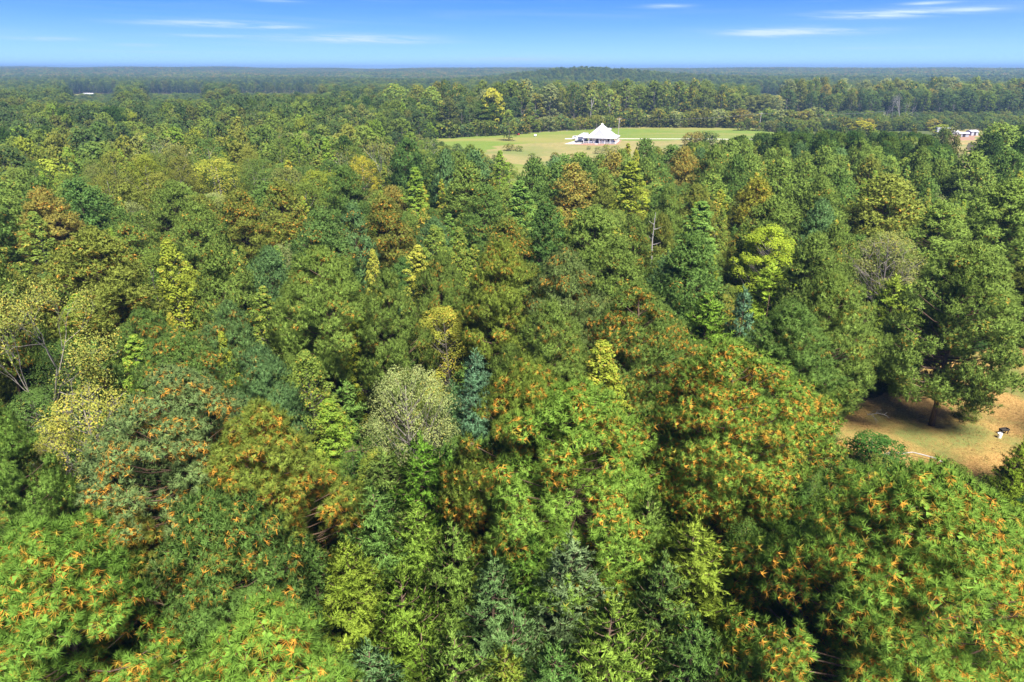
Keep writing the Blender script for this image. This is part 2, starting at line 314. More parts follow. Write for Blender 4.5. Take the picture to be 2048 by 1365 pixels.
def gen_pine(seed, h=18., Rr=5., cb=.38, br=1.35, cov=1.3, green=42, old=16, nl=.31, nw=.037, td=.215, far=False, flat=.66, shape=.62, gap=.06, core=3.0):
    """trunk and boughs; every bough is a lumpy cushion of needle tufts, the cushions together make the dome of the crown"""
    rg = np.random.default_rng(seed); wood = MB(); lim = MB(); zc = cb * h; H_ = h - zc
    lean = rg.normal(0, .25, 2)
    def tp(z): s = z / h; return np.array([lean[0] * s * s + .12 * math.sin(z * .6 + seed), lean[1] * s * s + .12 * math.cos(z * .5 + seed), z])
    zs = np.linspace(0, h * .93, 9); rad = .012 * h * (1 - zs / h) ** .8 + .03; rad[0] *= 1.25
    wood.tube([tp(z) for z in zs], rad, 7 if not far else 4)
    area = 2 * math.pi * Rr * (Rr + H_) * .5
    nb = int(area / (math.pi * br * br) * cov * 1.35)
    lob = rg.uniform(0, 6.28, 4); la = rg.uniform(.05, .15, 4)
    B = []
    def pf(t): return (1 - t ** 1.8) ** shape * (.66 + .34 * np.minimum(1, t / .25))
    tt = np.linspace(0, .999, 200); rr_ = Rr * pf(tt); ds = np.hypot(np.gradient(rr_), np.gradient(tt) * H_) * (rr_ + .35 * br); ca_ = np.cumsum(ds); ca_ /= ca_[-1]
    for i in range(nb):
        t = float(np.interp((i + .5) / nb, ca_, tt))
        a_ = i * GOLD + rg.normal(0, .25)
        prof = float(pf(t))
        lf = 1 + sum(la[k] * math.sin((k + 1) * a_ + lob[k] + t * 3) for k in range(4))
        b_ = br * rg.uniform(.7, 1.2) * (1 - .25 * t)
        inner = rg.uniform() < .22 and t < .75
        rr = max(0.0, Rr * prof * lf * (rg.uniform(.3, .6) if inner else rg.uniform(.86, 1.06)) - b_ * .75)
        z = zc + H_ * t * .97 - b_ * flat * .6 + rg.normal(0, .15)
        if rg.uniform() < gap and t < .8: continue
        B.append((tp(min(z, h))[0] + rr * math.cos(a_), tp(min(z, h))[1] + rr * math.sin(a_), z, b_, math.cos(a_), math.sin(a_), t, rr))
    pos, axis, bn, talt, tton = [], [], [], [], []; CV_, CT_, CF_ = [], [], []
    for (x, y, z, b_, ca, sa, t, rr) in B:
        c = np.array([x, y, z]); out = np.array([ca, sa, 0.])
        z0 = max(zc * .8, z - rr * (.15 + .5 * t) - .3); p0 = tp(z0); mid = (p0 + c) / 2 + np.array([0, 0, -.07 * rr])
        lim.tube([p0, mid, c], [.009 * rr + .025, .006 * rr + .015, .015], 4 if not far else 3, cap=False)
        m_ = max(5, int(2 * math.pi * b_ * b_ * .95 / (td * 1.0)))
        k = np.arange(m_) + .5; ph = np.arccos(1 - 1.42 * k / m_); th = GOLD * k + rg.uniform(0, 6.28)
        off = np.stack([np.sin(ph) * np.cos(th), np.sin(ph) * np.sin(th), np.cos(ph)], 1) + rg.normal(0, .13, (m_, 3))
        pp = c + off * np.array([b_, b_, b_ * flat]) * rg.uniform(.82, 1.1, (m_, 1)) * (1 + .12 * np.sin(off[:, :1] * 5 + seed))
        pp[:, :2] += out[:2] * b_ * .15
        pos.append(pp); o_ = unit(off * np.array([1, 1, 1 / flat]))
        axis.append(unit(o_ * .75 + np.array([0, 0, .85]) + out * .3 + rg.normal(0, .12, (m_, 3))))
        cn = unit(np.array([ca * (1 - t) * 1.25, sa * (1 - t) * 1.25, -.12 + 1.2 * t]))
        bn.append(unit(o_ * .8 + cn * 1.3)); ba = rg.uniform(0, 1); talt.append(.68 * ba + .32 * rg.uniform(0, 1, m_)); tton.append(.4 * rg.uniform(0, 1) + .6 * rg.uniform(0, 1, m_))
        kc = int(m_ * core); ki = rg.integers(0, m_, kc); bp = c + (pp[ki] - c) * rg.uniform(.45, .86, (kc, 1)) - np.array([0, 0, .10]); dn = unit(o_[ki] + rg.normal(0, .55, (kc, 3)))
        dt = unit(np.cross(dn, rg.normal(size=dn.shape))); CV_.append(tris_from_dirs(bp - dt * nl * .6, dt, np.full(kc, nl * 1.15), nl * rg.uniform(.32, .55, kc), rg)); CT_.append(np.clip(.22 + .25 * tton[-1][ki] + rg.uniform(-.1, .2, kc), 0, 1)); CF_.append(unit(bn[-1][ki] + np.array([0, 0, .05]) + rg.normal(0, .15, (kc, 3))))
        if not far:
            for q in range(0, m_, 6): lim.tube([c * .6 + mid * .4, (c + pp[q]) / 2, pp[q]], [.02, .013, .007], 3, cap=False)
    pos = np.concatenate(pos); axis = np.concatenate(axis); bn = np.concatenate(bn); talt = np.concatenate(talt); tton = np.concatenate(tton); n = len(pos)
    TONE, ALT, TV, FN = [], [], [], []
    for (cnt_, th0, th1, s0, s1, ab) in ((green, 14, 74, -.25, .45, -.34), (old, 66, 118, -1.0, -.35, .24)):
        if not cnt_: continue
        m = n * cnt_; ti = np.repeat(np.arange(n), cnt_); A = axis[ti]
        u = unit(np.cross(A, rg.normal(size=A.shape))); th = np.radians(rg.uniform(th0, th1, m))
        d = A * np.cos(th)[:, None] + u * np.sin(th)[:, None]
        base = pos[ti] + A * (rg.uniform(s0, s1, m) * nl)[:, None]
        TV.append(tris_from_dirs(base, d, nl * rg.uniform(.85, 1.1, m), nw * rg.uniform(.8, 1.3, m), rg))
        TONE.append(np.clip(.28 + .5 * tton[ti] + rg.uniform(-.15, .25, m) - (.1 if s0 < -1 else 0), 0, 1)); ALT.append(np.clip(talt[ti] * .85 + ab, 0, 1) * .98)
        FN.append(unit(d * .75 + bn[ti] * .9 + np.array([0, 0, .12]) + rg.normal(0, .08, (m, 3))))
    TV += CV_; TONE += CT_; FN += CF_; ALT += [rg.uniform(0, .12, len(a_)) for a_ in CT_]
    return wood, lim, crown_mesh('pine_crown', np.concatenate(TV), np.concatenate(TONE), np.concatenate(ALT), mPine, fn=np.concatenate(FN)), h, Rr

def leaf_quads(pos, nrm, size, rg, asp=.62):
    a = unit(np.cross(nrm, rg.normal(size=nrm.shape))); b = np.cross(nrm, a)
    s = size[:, None]
    return np.stack([pos - a * s / 2, pos + b * s * asp / 2, pos + a * s / 2, pos - b * s * asp / 2], 1).reshape(-1, 3)

def gen_broad(seed, h=16., Rr=4., cb=.3, prof='round', nc=60, lpc=180, ls=.15, sparse=1.0, m=None, clr=.26, far=False, barkfork=7, altedge=.25, droop=0):
    rg = np.random.default_rng(seed); wood = MB(); lim = MB(); zc = cb * h
    zs = np.linspace(0, h * .9, 7); tr = np.array([[.15 * math.sin(z * .4 + seed), .15 * math.cos(z * .45 + seed), z] for z in zs])
    wood.tube(tr, .011 * h * (1 - zs / h) ** .9 + .03, 6 if not far else 4)
    C = []; CRs = []
    lob = rg.uniform(0, 6.28, 4); la = rg.uniform(.06, .2, 4)
    for i in range(nc):
        if prof == 'cone':
            t = ((i + .5) / nc) ** 1.15; rr = Rr * (1 - t) ** .58 * (.75 + .25 * min(1, t / .12)) + .05
            rfrac = rg.uniform(.25, 1.0) ** .6; cr = max(.26, clr * Rr * (1.05 - .6 * t)) * rg.uniform(.6, 1.3)
        elif prof == 'umbrella':
            t = rg.uniform(.35, 1) ; rr = Rr * math.sqrt(max(0.02, 1 - (t - .25) ** 2 / .58)); rfrac = math.sqrt(rg.uniform(.12, 1)); cr = clr * Rr * rg.uniform(.7, 1.2)
        else:
            t = ((i + .5) / nc) ** .8; rr = Rr * math.sqrt(max(.03, 1 - ((t - .42) / .60) ** 2)); rfrac = rg.uniform(.5, 1) ** .6; cr = clr * Rr * rg.uniform(.65, 1.3)
        a_ = i * GOLD + rg.normal(0, .3); lf = 1 + sum(la[k] * math.sin((k + 1) * a_ + lob[k] + t * 4) for k in range(4))
        r_ = max(0., rr * rfrac * lf - cr * .4)
        z = zc + (h - zc) * t - cr * .35
        if prof == 'umbrella': z = zc + (h - zc) * t * (1 - .45 * (r_ / Rr) ** 2)
        C.append((r_ * math.cos(a_), r_ * math.sin(a_), z)); CRs.append(cr)
    C = np.array(C); CRs = np.array(CRs)
    for i in range(0, nc, 1 if not far else 4):
        c = C[i]; z0 = max(zc * .75, c[2] - np.hypot(c[0], c[1]) * rg.uniform(.6, 1.1) - .5); p0 = np.array([0, 0, z0]); mid = (p0 + c) / 2 + np.array([0, 0, -.12 * np.hypot(c[0], c[1])])
        lim.tube([p0, mid, c], [.012 * h * .35, .010 * h * .2, .015], 4 if not far else 3, cap=False)
        if not far and sparse < 1:
            for q in range(5):
                e = c + unit(rg.normal(size=3)) * CRs[i] * .95; lim.tube([mid * .3 + c * .7, (c + e) / 2, e], [.02, .014, .006], 3, cap=False)
    n = int(nc * lpc * sparse); ci = rg.integers(0, nc, n)
    off = unit(rg.normal(size=(n, 3))); off[:, 2] = np.where(off[:, 2] < -.35, -off[:, 2], off[:, 2])
    rad = CRs[ci] * rg.uniform(.55, 1.08, n) ** .6
    pos = C[ci] + off * rad[:, None] * np.array([1, 1, .85]); pos[:, 2] -= droop * rg.uniform(0, 1, n)
    nrm = unit(off + np.array([0, 0, .55]) + rg.normal(0, .55, (n, 3)))
    ct = rg.uniform(0, 1, nc)[ci]; ca = rg.uniform(0, 1, nc)[ci]
    tone = np.clip(.10 + .45 * ct + rg.uniform(-.1, .5, n), 0, 1)
    alt = np.clip(altedge * ca + rg.uniform(0, 1, n) * .75, 0, 1)
    Q = leaf_quads(pos, nrm, ls * rg.uniform(.6, 1.35, n), rg)
    cc = unit(C[ci] - np.array([0, 0, zc + (h - zc) * .35])); fnn = unit(off * .9 + cc * .6 + nrm * .35 + rg.normal(0, .15, (n, 3)))
    return wood, lim, crown_mesh('leaf_crown', None, tone, alt, m or mLeaf, quad_v=Q, fn=fnn), h, Rr

def gen_cedar(seed, h=10., Rr=2.6, cb=.04, nb=80, spr=26, sliv=24, sl=.22, sw=.034, far=False, tips=3, upr=1.0):
    rg = np.random.default_rng(seed); wood = MB(); lim = MB()
    zs = np.linspace(0, h * .96, 7); tr = np.array([[.08 * math.sin(z + seed), .08 * math.cos(z * .8 + seed), z] for z in zs])
    wood.tube(tr, .012 * h * (1 - zs / h) + .02, 6 if not far else 4)
    P, D, LN, CT = [], [], [], []
    stems = [(0., 0., 1.)] + [(Rr * rg.uniform(.28, .5) * math.cos(a0), Rr * rg.uniform(.28, .5) * math.sin(a0), rg.uniform(.62, .9)) for a0 in [rg.uniform(0, 6.28) + k_ * 2.2 for k_ in range(tips - 1)]]
    for (sx_, sy_, sh_) in stems[1:]: wood.tube([(0, 0, h * .08), (sx_, sy_, h * .3), (sx_ * 1.15, sy_ * 1.15, h * sh_ * .95)], [.06, .05, .02], 5)
    lob = rg.uniform(0, 6.28, 3)
    for i in range(nb):
        t = ((i + .5) / nb) ** .9; z0 = h * (cb + (1 - cb) * t * .93); a_ = i * GOLD + rg.normal(0, .4)
        L = (Rr * (1 - t) ** .72 * (1 + .22 * math.sin(2 * a_ + lob[0]) + .15 * math.sin(3 * a_ + lob[1])) * rg.uniform(.6, 1.2)) + .25
        hd = np.array([math.cos(a_), math.sin(a_), 0.]); up = L * rg.uniform(.35, .95) * upr
        s = np.linspace(0, 1, 5)
        st_ = stems[i % 2 and rg.integers(0, len(stems))]; z0 *= st_[2]; L *= (.55 + .45 * st_[2]) if st_[0] else 1.0; so = np.array([st_[0], st_[1], 0.]) * min(1.15, z0 / h * 2.2)
        path = np.array([so + [0, 0, z0] + hd * L * q + np.array([0, 0, up * q ** 1.6]) for q in s])
        lim.tube(path, .02 + .008 * L * (1 - s) * 2, 3, cap=False)
        ns = max(4, int(spr * L / Rr)); bt = rg.uniform(0, 1)
        for k in range(ns):
            q = .04 + .96 * (k + rg.uniform(0, 1)) / ns; q = min(q, 1)
            b = np.array([np.interp(q, s, path[:, c]) for c in range(3)])
            rnd = rg.normal(size=3); rnd[2] = abs(rnd[2]) * .45
            d = unit(hd * .9 + rnd * .75 + np.array([0, 0, .40]))
            P.append(b); D.append(d); LN.append(rg.uniform(.38, .85) * (1.1 - .35 * q) * (h / 10) ** .5); CT.append(bt)
    for k in range(8):
        P.append([0, 0, h * (.90 + .012 * k)]); D.append(unit(np.array([rg.normal(0, .35), rg.normal(0, .35), 1]))); LN.append(.6); CT.append(.8)
        sq = stems[k % len(stems)]; P.append([sq[0] * 1.12, sq[1] * 1.12, h * sq[2] * (.86 + .012 * k)]); D.append(unit(np.array([rg.normal(0, .35), rg.normal(0, .35), 1]))); LN.append(.55); CT.append(.8)
    P = np.array(P, float); D = np.array(D); LN = np.array(LN); CT = np.array(CT); n = len(P)
    ti = np.repeat(np.arange(n), sliv); m = n * sliv; f = np.tile(np.linspace(.05, 1, sliv), n)
    sd_ = unit(np.cross(D, rg.normal(size=D.shape)))                 # spray plane
    sgn = np.where(np.tile(np.arange(sliv) % 2, n) == 0, 1., -1.)
    droop = np.array([0, 0, -1.]) * (f ** 2 * .22)[:, None] * LN[ti][:, None]
    base = P[ti] + D[ti] * (f * LN[ti])[:, None] + droop + rg.normal(0, .02, (m, 3))
    d = unit(D[ti] * .85 + sd_[ti] * sgn[:, None] * (.85 - .45 * f)[:, None] + rg.normal(0, .22, (m, 3)) + np.array([0, 0, .10]))
    TV = tris_from_dirs(base, d, sl * (1.25 - .6 * f) * rg.uniform(.7, 1.25, m), sw * rg.uniform(.7, 1.3, m), rg)
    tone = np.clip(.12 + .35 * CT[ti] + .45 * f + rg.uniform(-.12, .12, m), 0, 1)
    alt = np.clip(.5 * rg.uniform(0, 1, n)[ti] + .5 * rg.uniform(0, 1, m) * (1 - f * .6), 0, 1)
    oc = P[ti].copy(); oc[:, 2] = 0; fnn = unit(unit(oc) * .6 + D[ti] * .5 + d * .45 + np.array([0, 0, .35]) + rg.normal(0, .15, (m, 3)))
    return wood, lim, crown_mesh('cedar_crown', TV, tone, alt, mCedar, fn=fnn), h, Rr

def gen_bare(seed, h=15., Rr=4., leaves=0, m=None, ls=.12):
    """vase-shaped tree of pale branching limbs with few leaves"""
    rg = np.random.default_rng(seed); wood = MB(); lim = MB(); tips = []
    def grow(p, d, L, r, dep, b):
        n = 4; pts = [p]; dd = d.copy()
        for k in range(n):
            dd = unit(dd + rg.normal(0, .10, 3) + np.array([0, 0, .05])); pts.append(pts[-1] + dd * L / n)
        b.tube(pts, np.linspace(r, r * .55, n + 1), 5 if dep < 2 else 3, cap=False)
        if dep >= 5: tips.append(pts[-1]); tips.append(pts[-2]); return
        for k in range(3 if dep in (0, 1, 2) else 2):
            sp2 = unit(np.cross(dd, rg.normal(size=3))); ang = rg.uniform(.28, .62) if dep < 4 else rg.uniform(.4, .9)
            nd = unit(dd * math.cos(ang) + sp2 * math.sin(ang) * Rr / (h * .27))
            grow(pts[-1] if k else pts[-2], nd, L * rg.uniform(.66, .88), r * .58, dep + 1, lim)
    grow(np.array([0., 0, 0]), np.array([0., 0, 1]), h * .30, h * .0095, 0, wood)
    T = np.array(tips); top = T[:, 2].max(); sc = h / top
    for b in (wood, lim): b.v = [v * sc for v in b.v]
    T = T * sc; cr = None
    if leaves:
        ci = rg.integers(0, len(T), leaves); pos = T[ci] + rg.normal(0, .38, (leaves, 3)); nrm = unit(rg.normal(size=(leaves, 3)) + [0, 0, .6])
        fnn = unit(nrm + np.array([0, 0, .5]))
        cr = crown_mesh('sparse_crown', None, rg.uniform(0, 1, leaves), np.clip(rg.uniform(0, 1, leaves), 0, 1), m or mLeaf, quad_v=leaf_quads(pos, nrm, ls * rg.uniform(.6, 1.3, leaves), rg), fn=fnn)
    return wood, lim, cr, h, Rr

class Proto:
    def __init__(s, g, bark, trunk_children=True):
        wood, lim, crown, s.h, s.r = g
        s.trunk = wood.mesh('trunk', bark, smooth=True); s.limb = lim.mesh('branchwork', bark, smooth=True) if lim.n else None; s.crown = crown; s.bark = bark
        s._joined = None
    def joined(s):
        if s._joined: return s._joined
        parts = [s.trunk, s.limb, s.crown]; Vs, sizes, loops, mi, tone, alt, fns, n = [], [], [], [], [], [], [], 0
        for k, me in enumerate(parts):
            if me is None: continue
            nv = len(me.vertices); v = np.empty(nv * 3, np.float32); me.vertices.foreach_get('co', v); Vs.append(v.reshape(-1, 3))
            nl = len(me.loops); l = np.empty(nl, np.int32); me.loops.foreach_get('vertex_index', l); loops.append(l + n); n += nv
            np_ = len(me.polygons); z = np.empty(np_, np.int32); me.polygons.foreach_get('loop_total', z); sizes.append(z)
            mi.append(np.full(np_, 1 if me is s.crown else 0))
            if 'fn' in me.attributes: a = np.empty(np_ * 3, np.float32); me.attributes['fn'].data.foreach_get('vector', a); fns.append(a)
            else: fns.append(np.tile(np.array([0, 0, 1], np.float32), np_))
            for nm, L_ in (('tone', tone), ('alt', alt)):
                if nm in me.attributes: a = np.empty(np_, np.float32); me.attributes[nm].data.foreach_get('value', a); L_.append(a)
                else: L_.append(np.zeros(np_, np.float32))
        me = bpy.data.meshes.new('tree'); V = np.concatenate(Vs); me.vertices.add(len(V)); me.vertices.foreach_set('co', V.ravel())
        lp = np.concatenate(loops); sz = np.concatenate(sizes); st = np.concatenate(([0], np.cumsum(sz)[:-1])).astype(np.int32)
        me.loops.add(len(lp)); me.loops.foreach_set('vertex_index', lp); me.polygons.add(len(sz)); me.polygons.foreach_set('loop_start', st)
        me.polygons.foreach_set('material_index', np.concatenate(mi).astype(np.int32))
        me.polygons.foreach_set('use_smooth', np.zeros(len(sz), bool))
        for nm, L_ in (('tone', tone), ('alt', alt)):
            a = me.attributes.new(nm, 'FLOAT', 'FACE'); a.data.foreach_set('value', np.concatenate(L_))
        a = me.attributes.new('fn', 'FLOAT_VECTOR', 'FACE'); a.data.foreach_set('vector', np.concatenate(fns))
        me.materials.append(s.bark); me.materials.append(s.crown.materials[0] if s.crown else s.bark); me.update(calc_edges=True); s._joined = me
        return me

random.seed(11)
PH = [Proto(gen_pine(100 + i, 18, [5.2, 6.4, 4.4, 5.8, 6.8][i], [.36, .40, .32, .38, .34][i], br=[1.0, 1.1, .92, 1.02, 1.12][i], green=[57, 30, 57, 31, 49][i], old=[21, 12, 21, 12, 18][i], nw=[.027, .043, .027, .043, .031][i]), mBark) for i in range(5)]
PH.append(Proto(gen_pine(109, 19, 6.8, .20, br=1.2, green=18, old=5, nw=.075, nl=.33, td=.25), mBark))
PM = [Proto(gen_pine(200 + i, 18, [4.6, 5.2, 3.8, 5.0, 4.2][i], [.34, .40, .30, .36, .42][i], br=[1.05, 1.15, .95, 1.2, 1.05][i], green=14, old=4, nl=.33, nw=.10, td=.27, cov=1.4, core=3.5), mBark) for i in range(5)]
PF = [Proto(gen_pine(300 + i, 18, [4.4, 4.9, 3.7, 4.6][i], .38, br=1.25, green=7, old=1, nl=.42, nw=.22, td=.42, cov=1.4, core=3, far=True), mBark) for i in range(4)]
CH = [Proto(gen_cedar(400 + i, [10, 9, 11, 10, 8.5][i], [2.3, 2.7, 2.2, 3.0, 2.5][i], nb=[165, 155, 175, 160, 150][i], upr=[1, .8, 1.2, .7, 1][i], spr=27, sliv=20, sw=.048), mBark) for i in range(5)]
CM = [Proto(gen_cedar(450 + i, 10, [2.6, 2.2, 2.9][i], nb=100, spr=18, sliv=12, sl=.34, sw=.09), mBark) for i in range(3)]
GH = [Proto(gen_broad(500 + i, 14, [2.6, 3.1, 2.2][i], .10, 'cone', 230, 90, .15, altedge=.3, clr=.25), mGrey) for i in range(3)]
GF = [Proto(gen_broad(550 + i, 16, [3.3, 2.7][i], .12, 'cone', 130, 80, .25, altedge=.3, clr=.27, far=True), mGrey) for i in range(2)]
BH = [Proto(gen_broad(600 + i, 12, [4.2, 3.6, 4.6][i], .15, 'round', 90, 170, .18), mGrey) for i in range(3)]
BM = [Proto(gen_broad(650 + i, 16, [4.6, 5.4, 3.9, 5.0][i], .22, 'round', 70, 100, .27, far=True, clr=.26), mGrey) for i in range(4)]
BF = [Proto(gen_broad(680 + i, 18, [5.0, 6.0, 4.4, 5.4, 6.6][i], .08, 'round', 50, 34, .80, far=True, clr=.28), mGrey) for i in range(5)]
UMB = Proto(gen_broad(700, 13, 4.6, .35, 'umbrella', 120, 120, .18, clr=.17), mGrey)
SPX = [Proto(gen_broad(710 + i, 11, [4.4, 4.0][i], .12, 'round', 90, 190, .14, sparse=.7, clr=.24, m=mLeaf), mGrey) for i in range(2)]
GREYB = Proto(gen_broad(720, 8.5, 4.2, .05, 'round', 110, 190, .11, clr=.20), mGrey)
BARE = Proto(gen_bare(731, 16, 5.2, 12000, ls=.17), mGrey)
DEAD = [Proto(gen_bare(740 + i, 14, 3.0, 0), mDead) for i in range(2)]
SPF = [Proto(gen_bare(745 + i, 16, 4.6, 1500, ls=.42), mPale) for i in range(2)]
SH = [Proto(gen_broad(760 + i, 3.2, 1.7, .02, 'round', 26, 170, .15, clr=.36), mGrey) for i in range(3)]
SF = [Proto(gen_broad(770 + i, 5, 3.0, .02, 'round', 22, 26, .55, clr=.34, far=True), mGrey) for i in range(3)]

KIND = {'pine': 'pine_tree', 'gum': 'sweetgum_tree', 'cedar': 'cedar_tree', 'broad': 'broadleaf_tree', 'shrub': 'shrub', 'bare': 'bare_tree', 'umb': 'broadleaf_tree', 'spx': 'broadleaf_tree', 'greyb': 'broadleaf_tree', 'dead': 'dead_tree'}
CAT = {'shrub': 'shrub'}
ALL = []      # (x, y, r) of everything planted, for spacing
def plant(proto, kind, x, y, h, r, tint, alt, label, group=None, merged=False, rz=None, z=0.0, cat=None, name=None):
    sc = (r / proto.r, r / proto.r, h / proto.h); rz = random.uniform(0, 6.28) if rz is None else rz
    nm = name or KIND[kind]; col = (tint[0], tint[1], tint[2], alt)
    if merged:
        o = link(nm, proto.joined(), None, (x, y, z), (0, 0, rz)); o.scale = sc; o.color = col
    else:
        o = empty(nm, (x, y, z), rz); o.scale = sc
        link('trunk', proto.trunk, o)
        if proto.limb: link('branchwork', proto.limb, o)
        if proto.crown: c = link('crown', proto.crown, o); c.color = col
    tag(o, label, cat or CAT.get(kind, 'tree'), group); ALL.append((x, y, r, h)); return o

# tints (multiply the leaf colour)
T = dict(mid=(1.20, 1.14, 1.0), light=(1.30, 1.24, 1.05), dark=(.88, .96, .92), olive=(1.35, 1.05, .85), soft=(.95, 1.10, 1.6), bright=(1.1, 1.2, .9), blue=(1.05, 1.25, 2.6), deep=(.70, .85, .9),
         yell=(1.55, 1.32, .75), ygreen=(1.05, 1.04, .85), tan=(1.35, 1.08, 1.3), brown=(1.9, 1.15, 1.1), grey=(1.75, 1.45, 2.3), gold=(2.1, 1.45, .6), lime=(1.2, 1.3, .8), gcone=(1.0, 1.2, 1.1))
def hero(kind, px, py, h, r, tint, alt, label, pv=None, dx=0):
    if kind == 'gum': r *= 1.35; alt *= .34
    if kind == 'pine': r *= 1.04; alt *= .74
    if kind == 'cedar': r *= 1.12
    p = at(px, py, h); d = math.hypot(p.x, p.y)
    if kind == 'pine': L = (PH if pv == 5 else PH[:5]) if d < 76 else (PM if d < 125 else PF)
    elif kind == 'cedar': L = CH if d < 60 else CM
    elif kind == 'gum': L = GH if d < 80 else GF
    elif kind == 'broad': L = BH if d < 80 else (BM if d < 180 else BF)
    elif kind == 'umb': L = [UMB]
    elif kind == 'spx': L = SPX
    elif kind == 'greyb': L = [GREYB]
    elif kind == 'bare': L = [BARE]
    elif kind == 'dead': L = DEAD
    elif kind == 'shrub': L = SH
    pr = L[(pv if pv is not None else random.randrange(99)) % len(L)]
    return plant(pr, kind, p.x, p.y, h, r, T[tint] if isinstance(tint, str) else tint, alt, label)

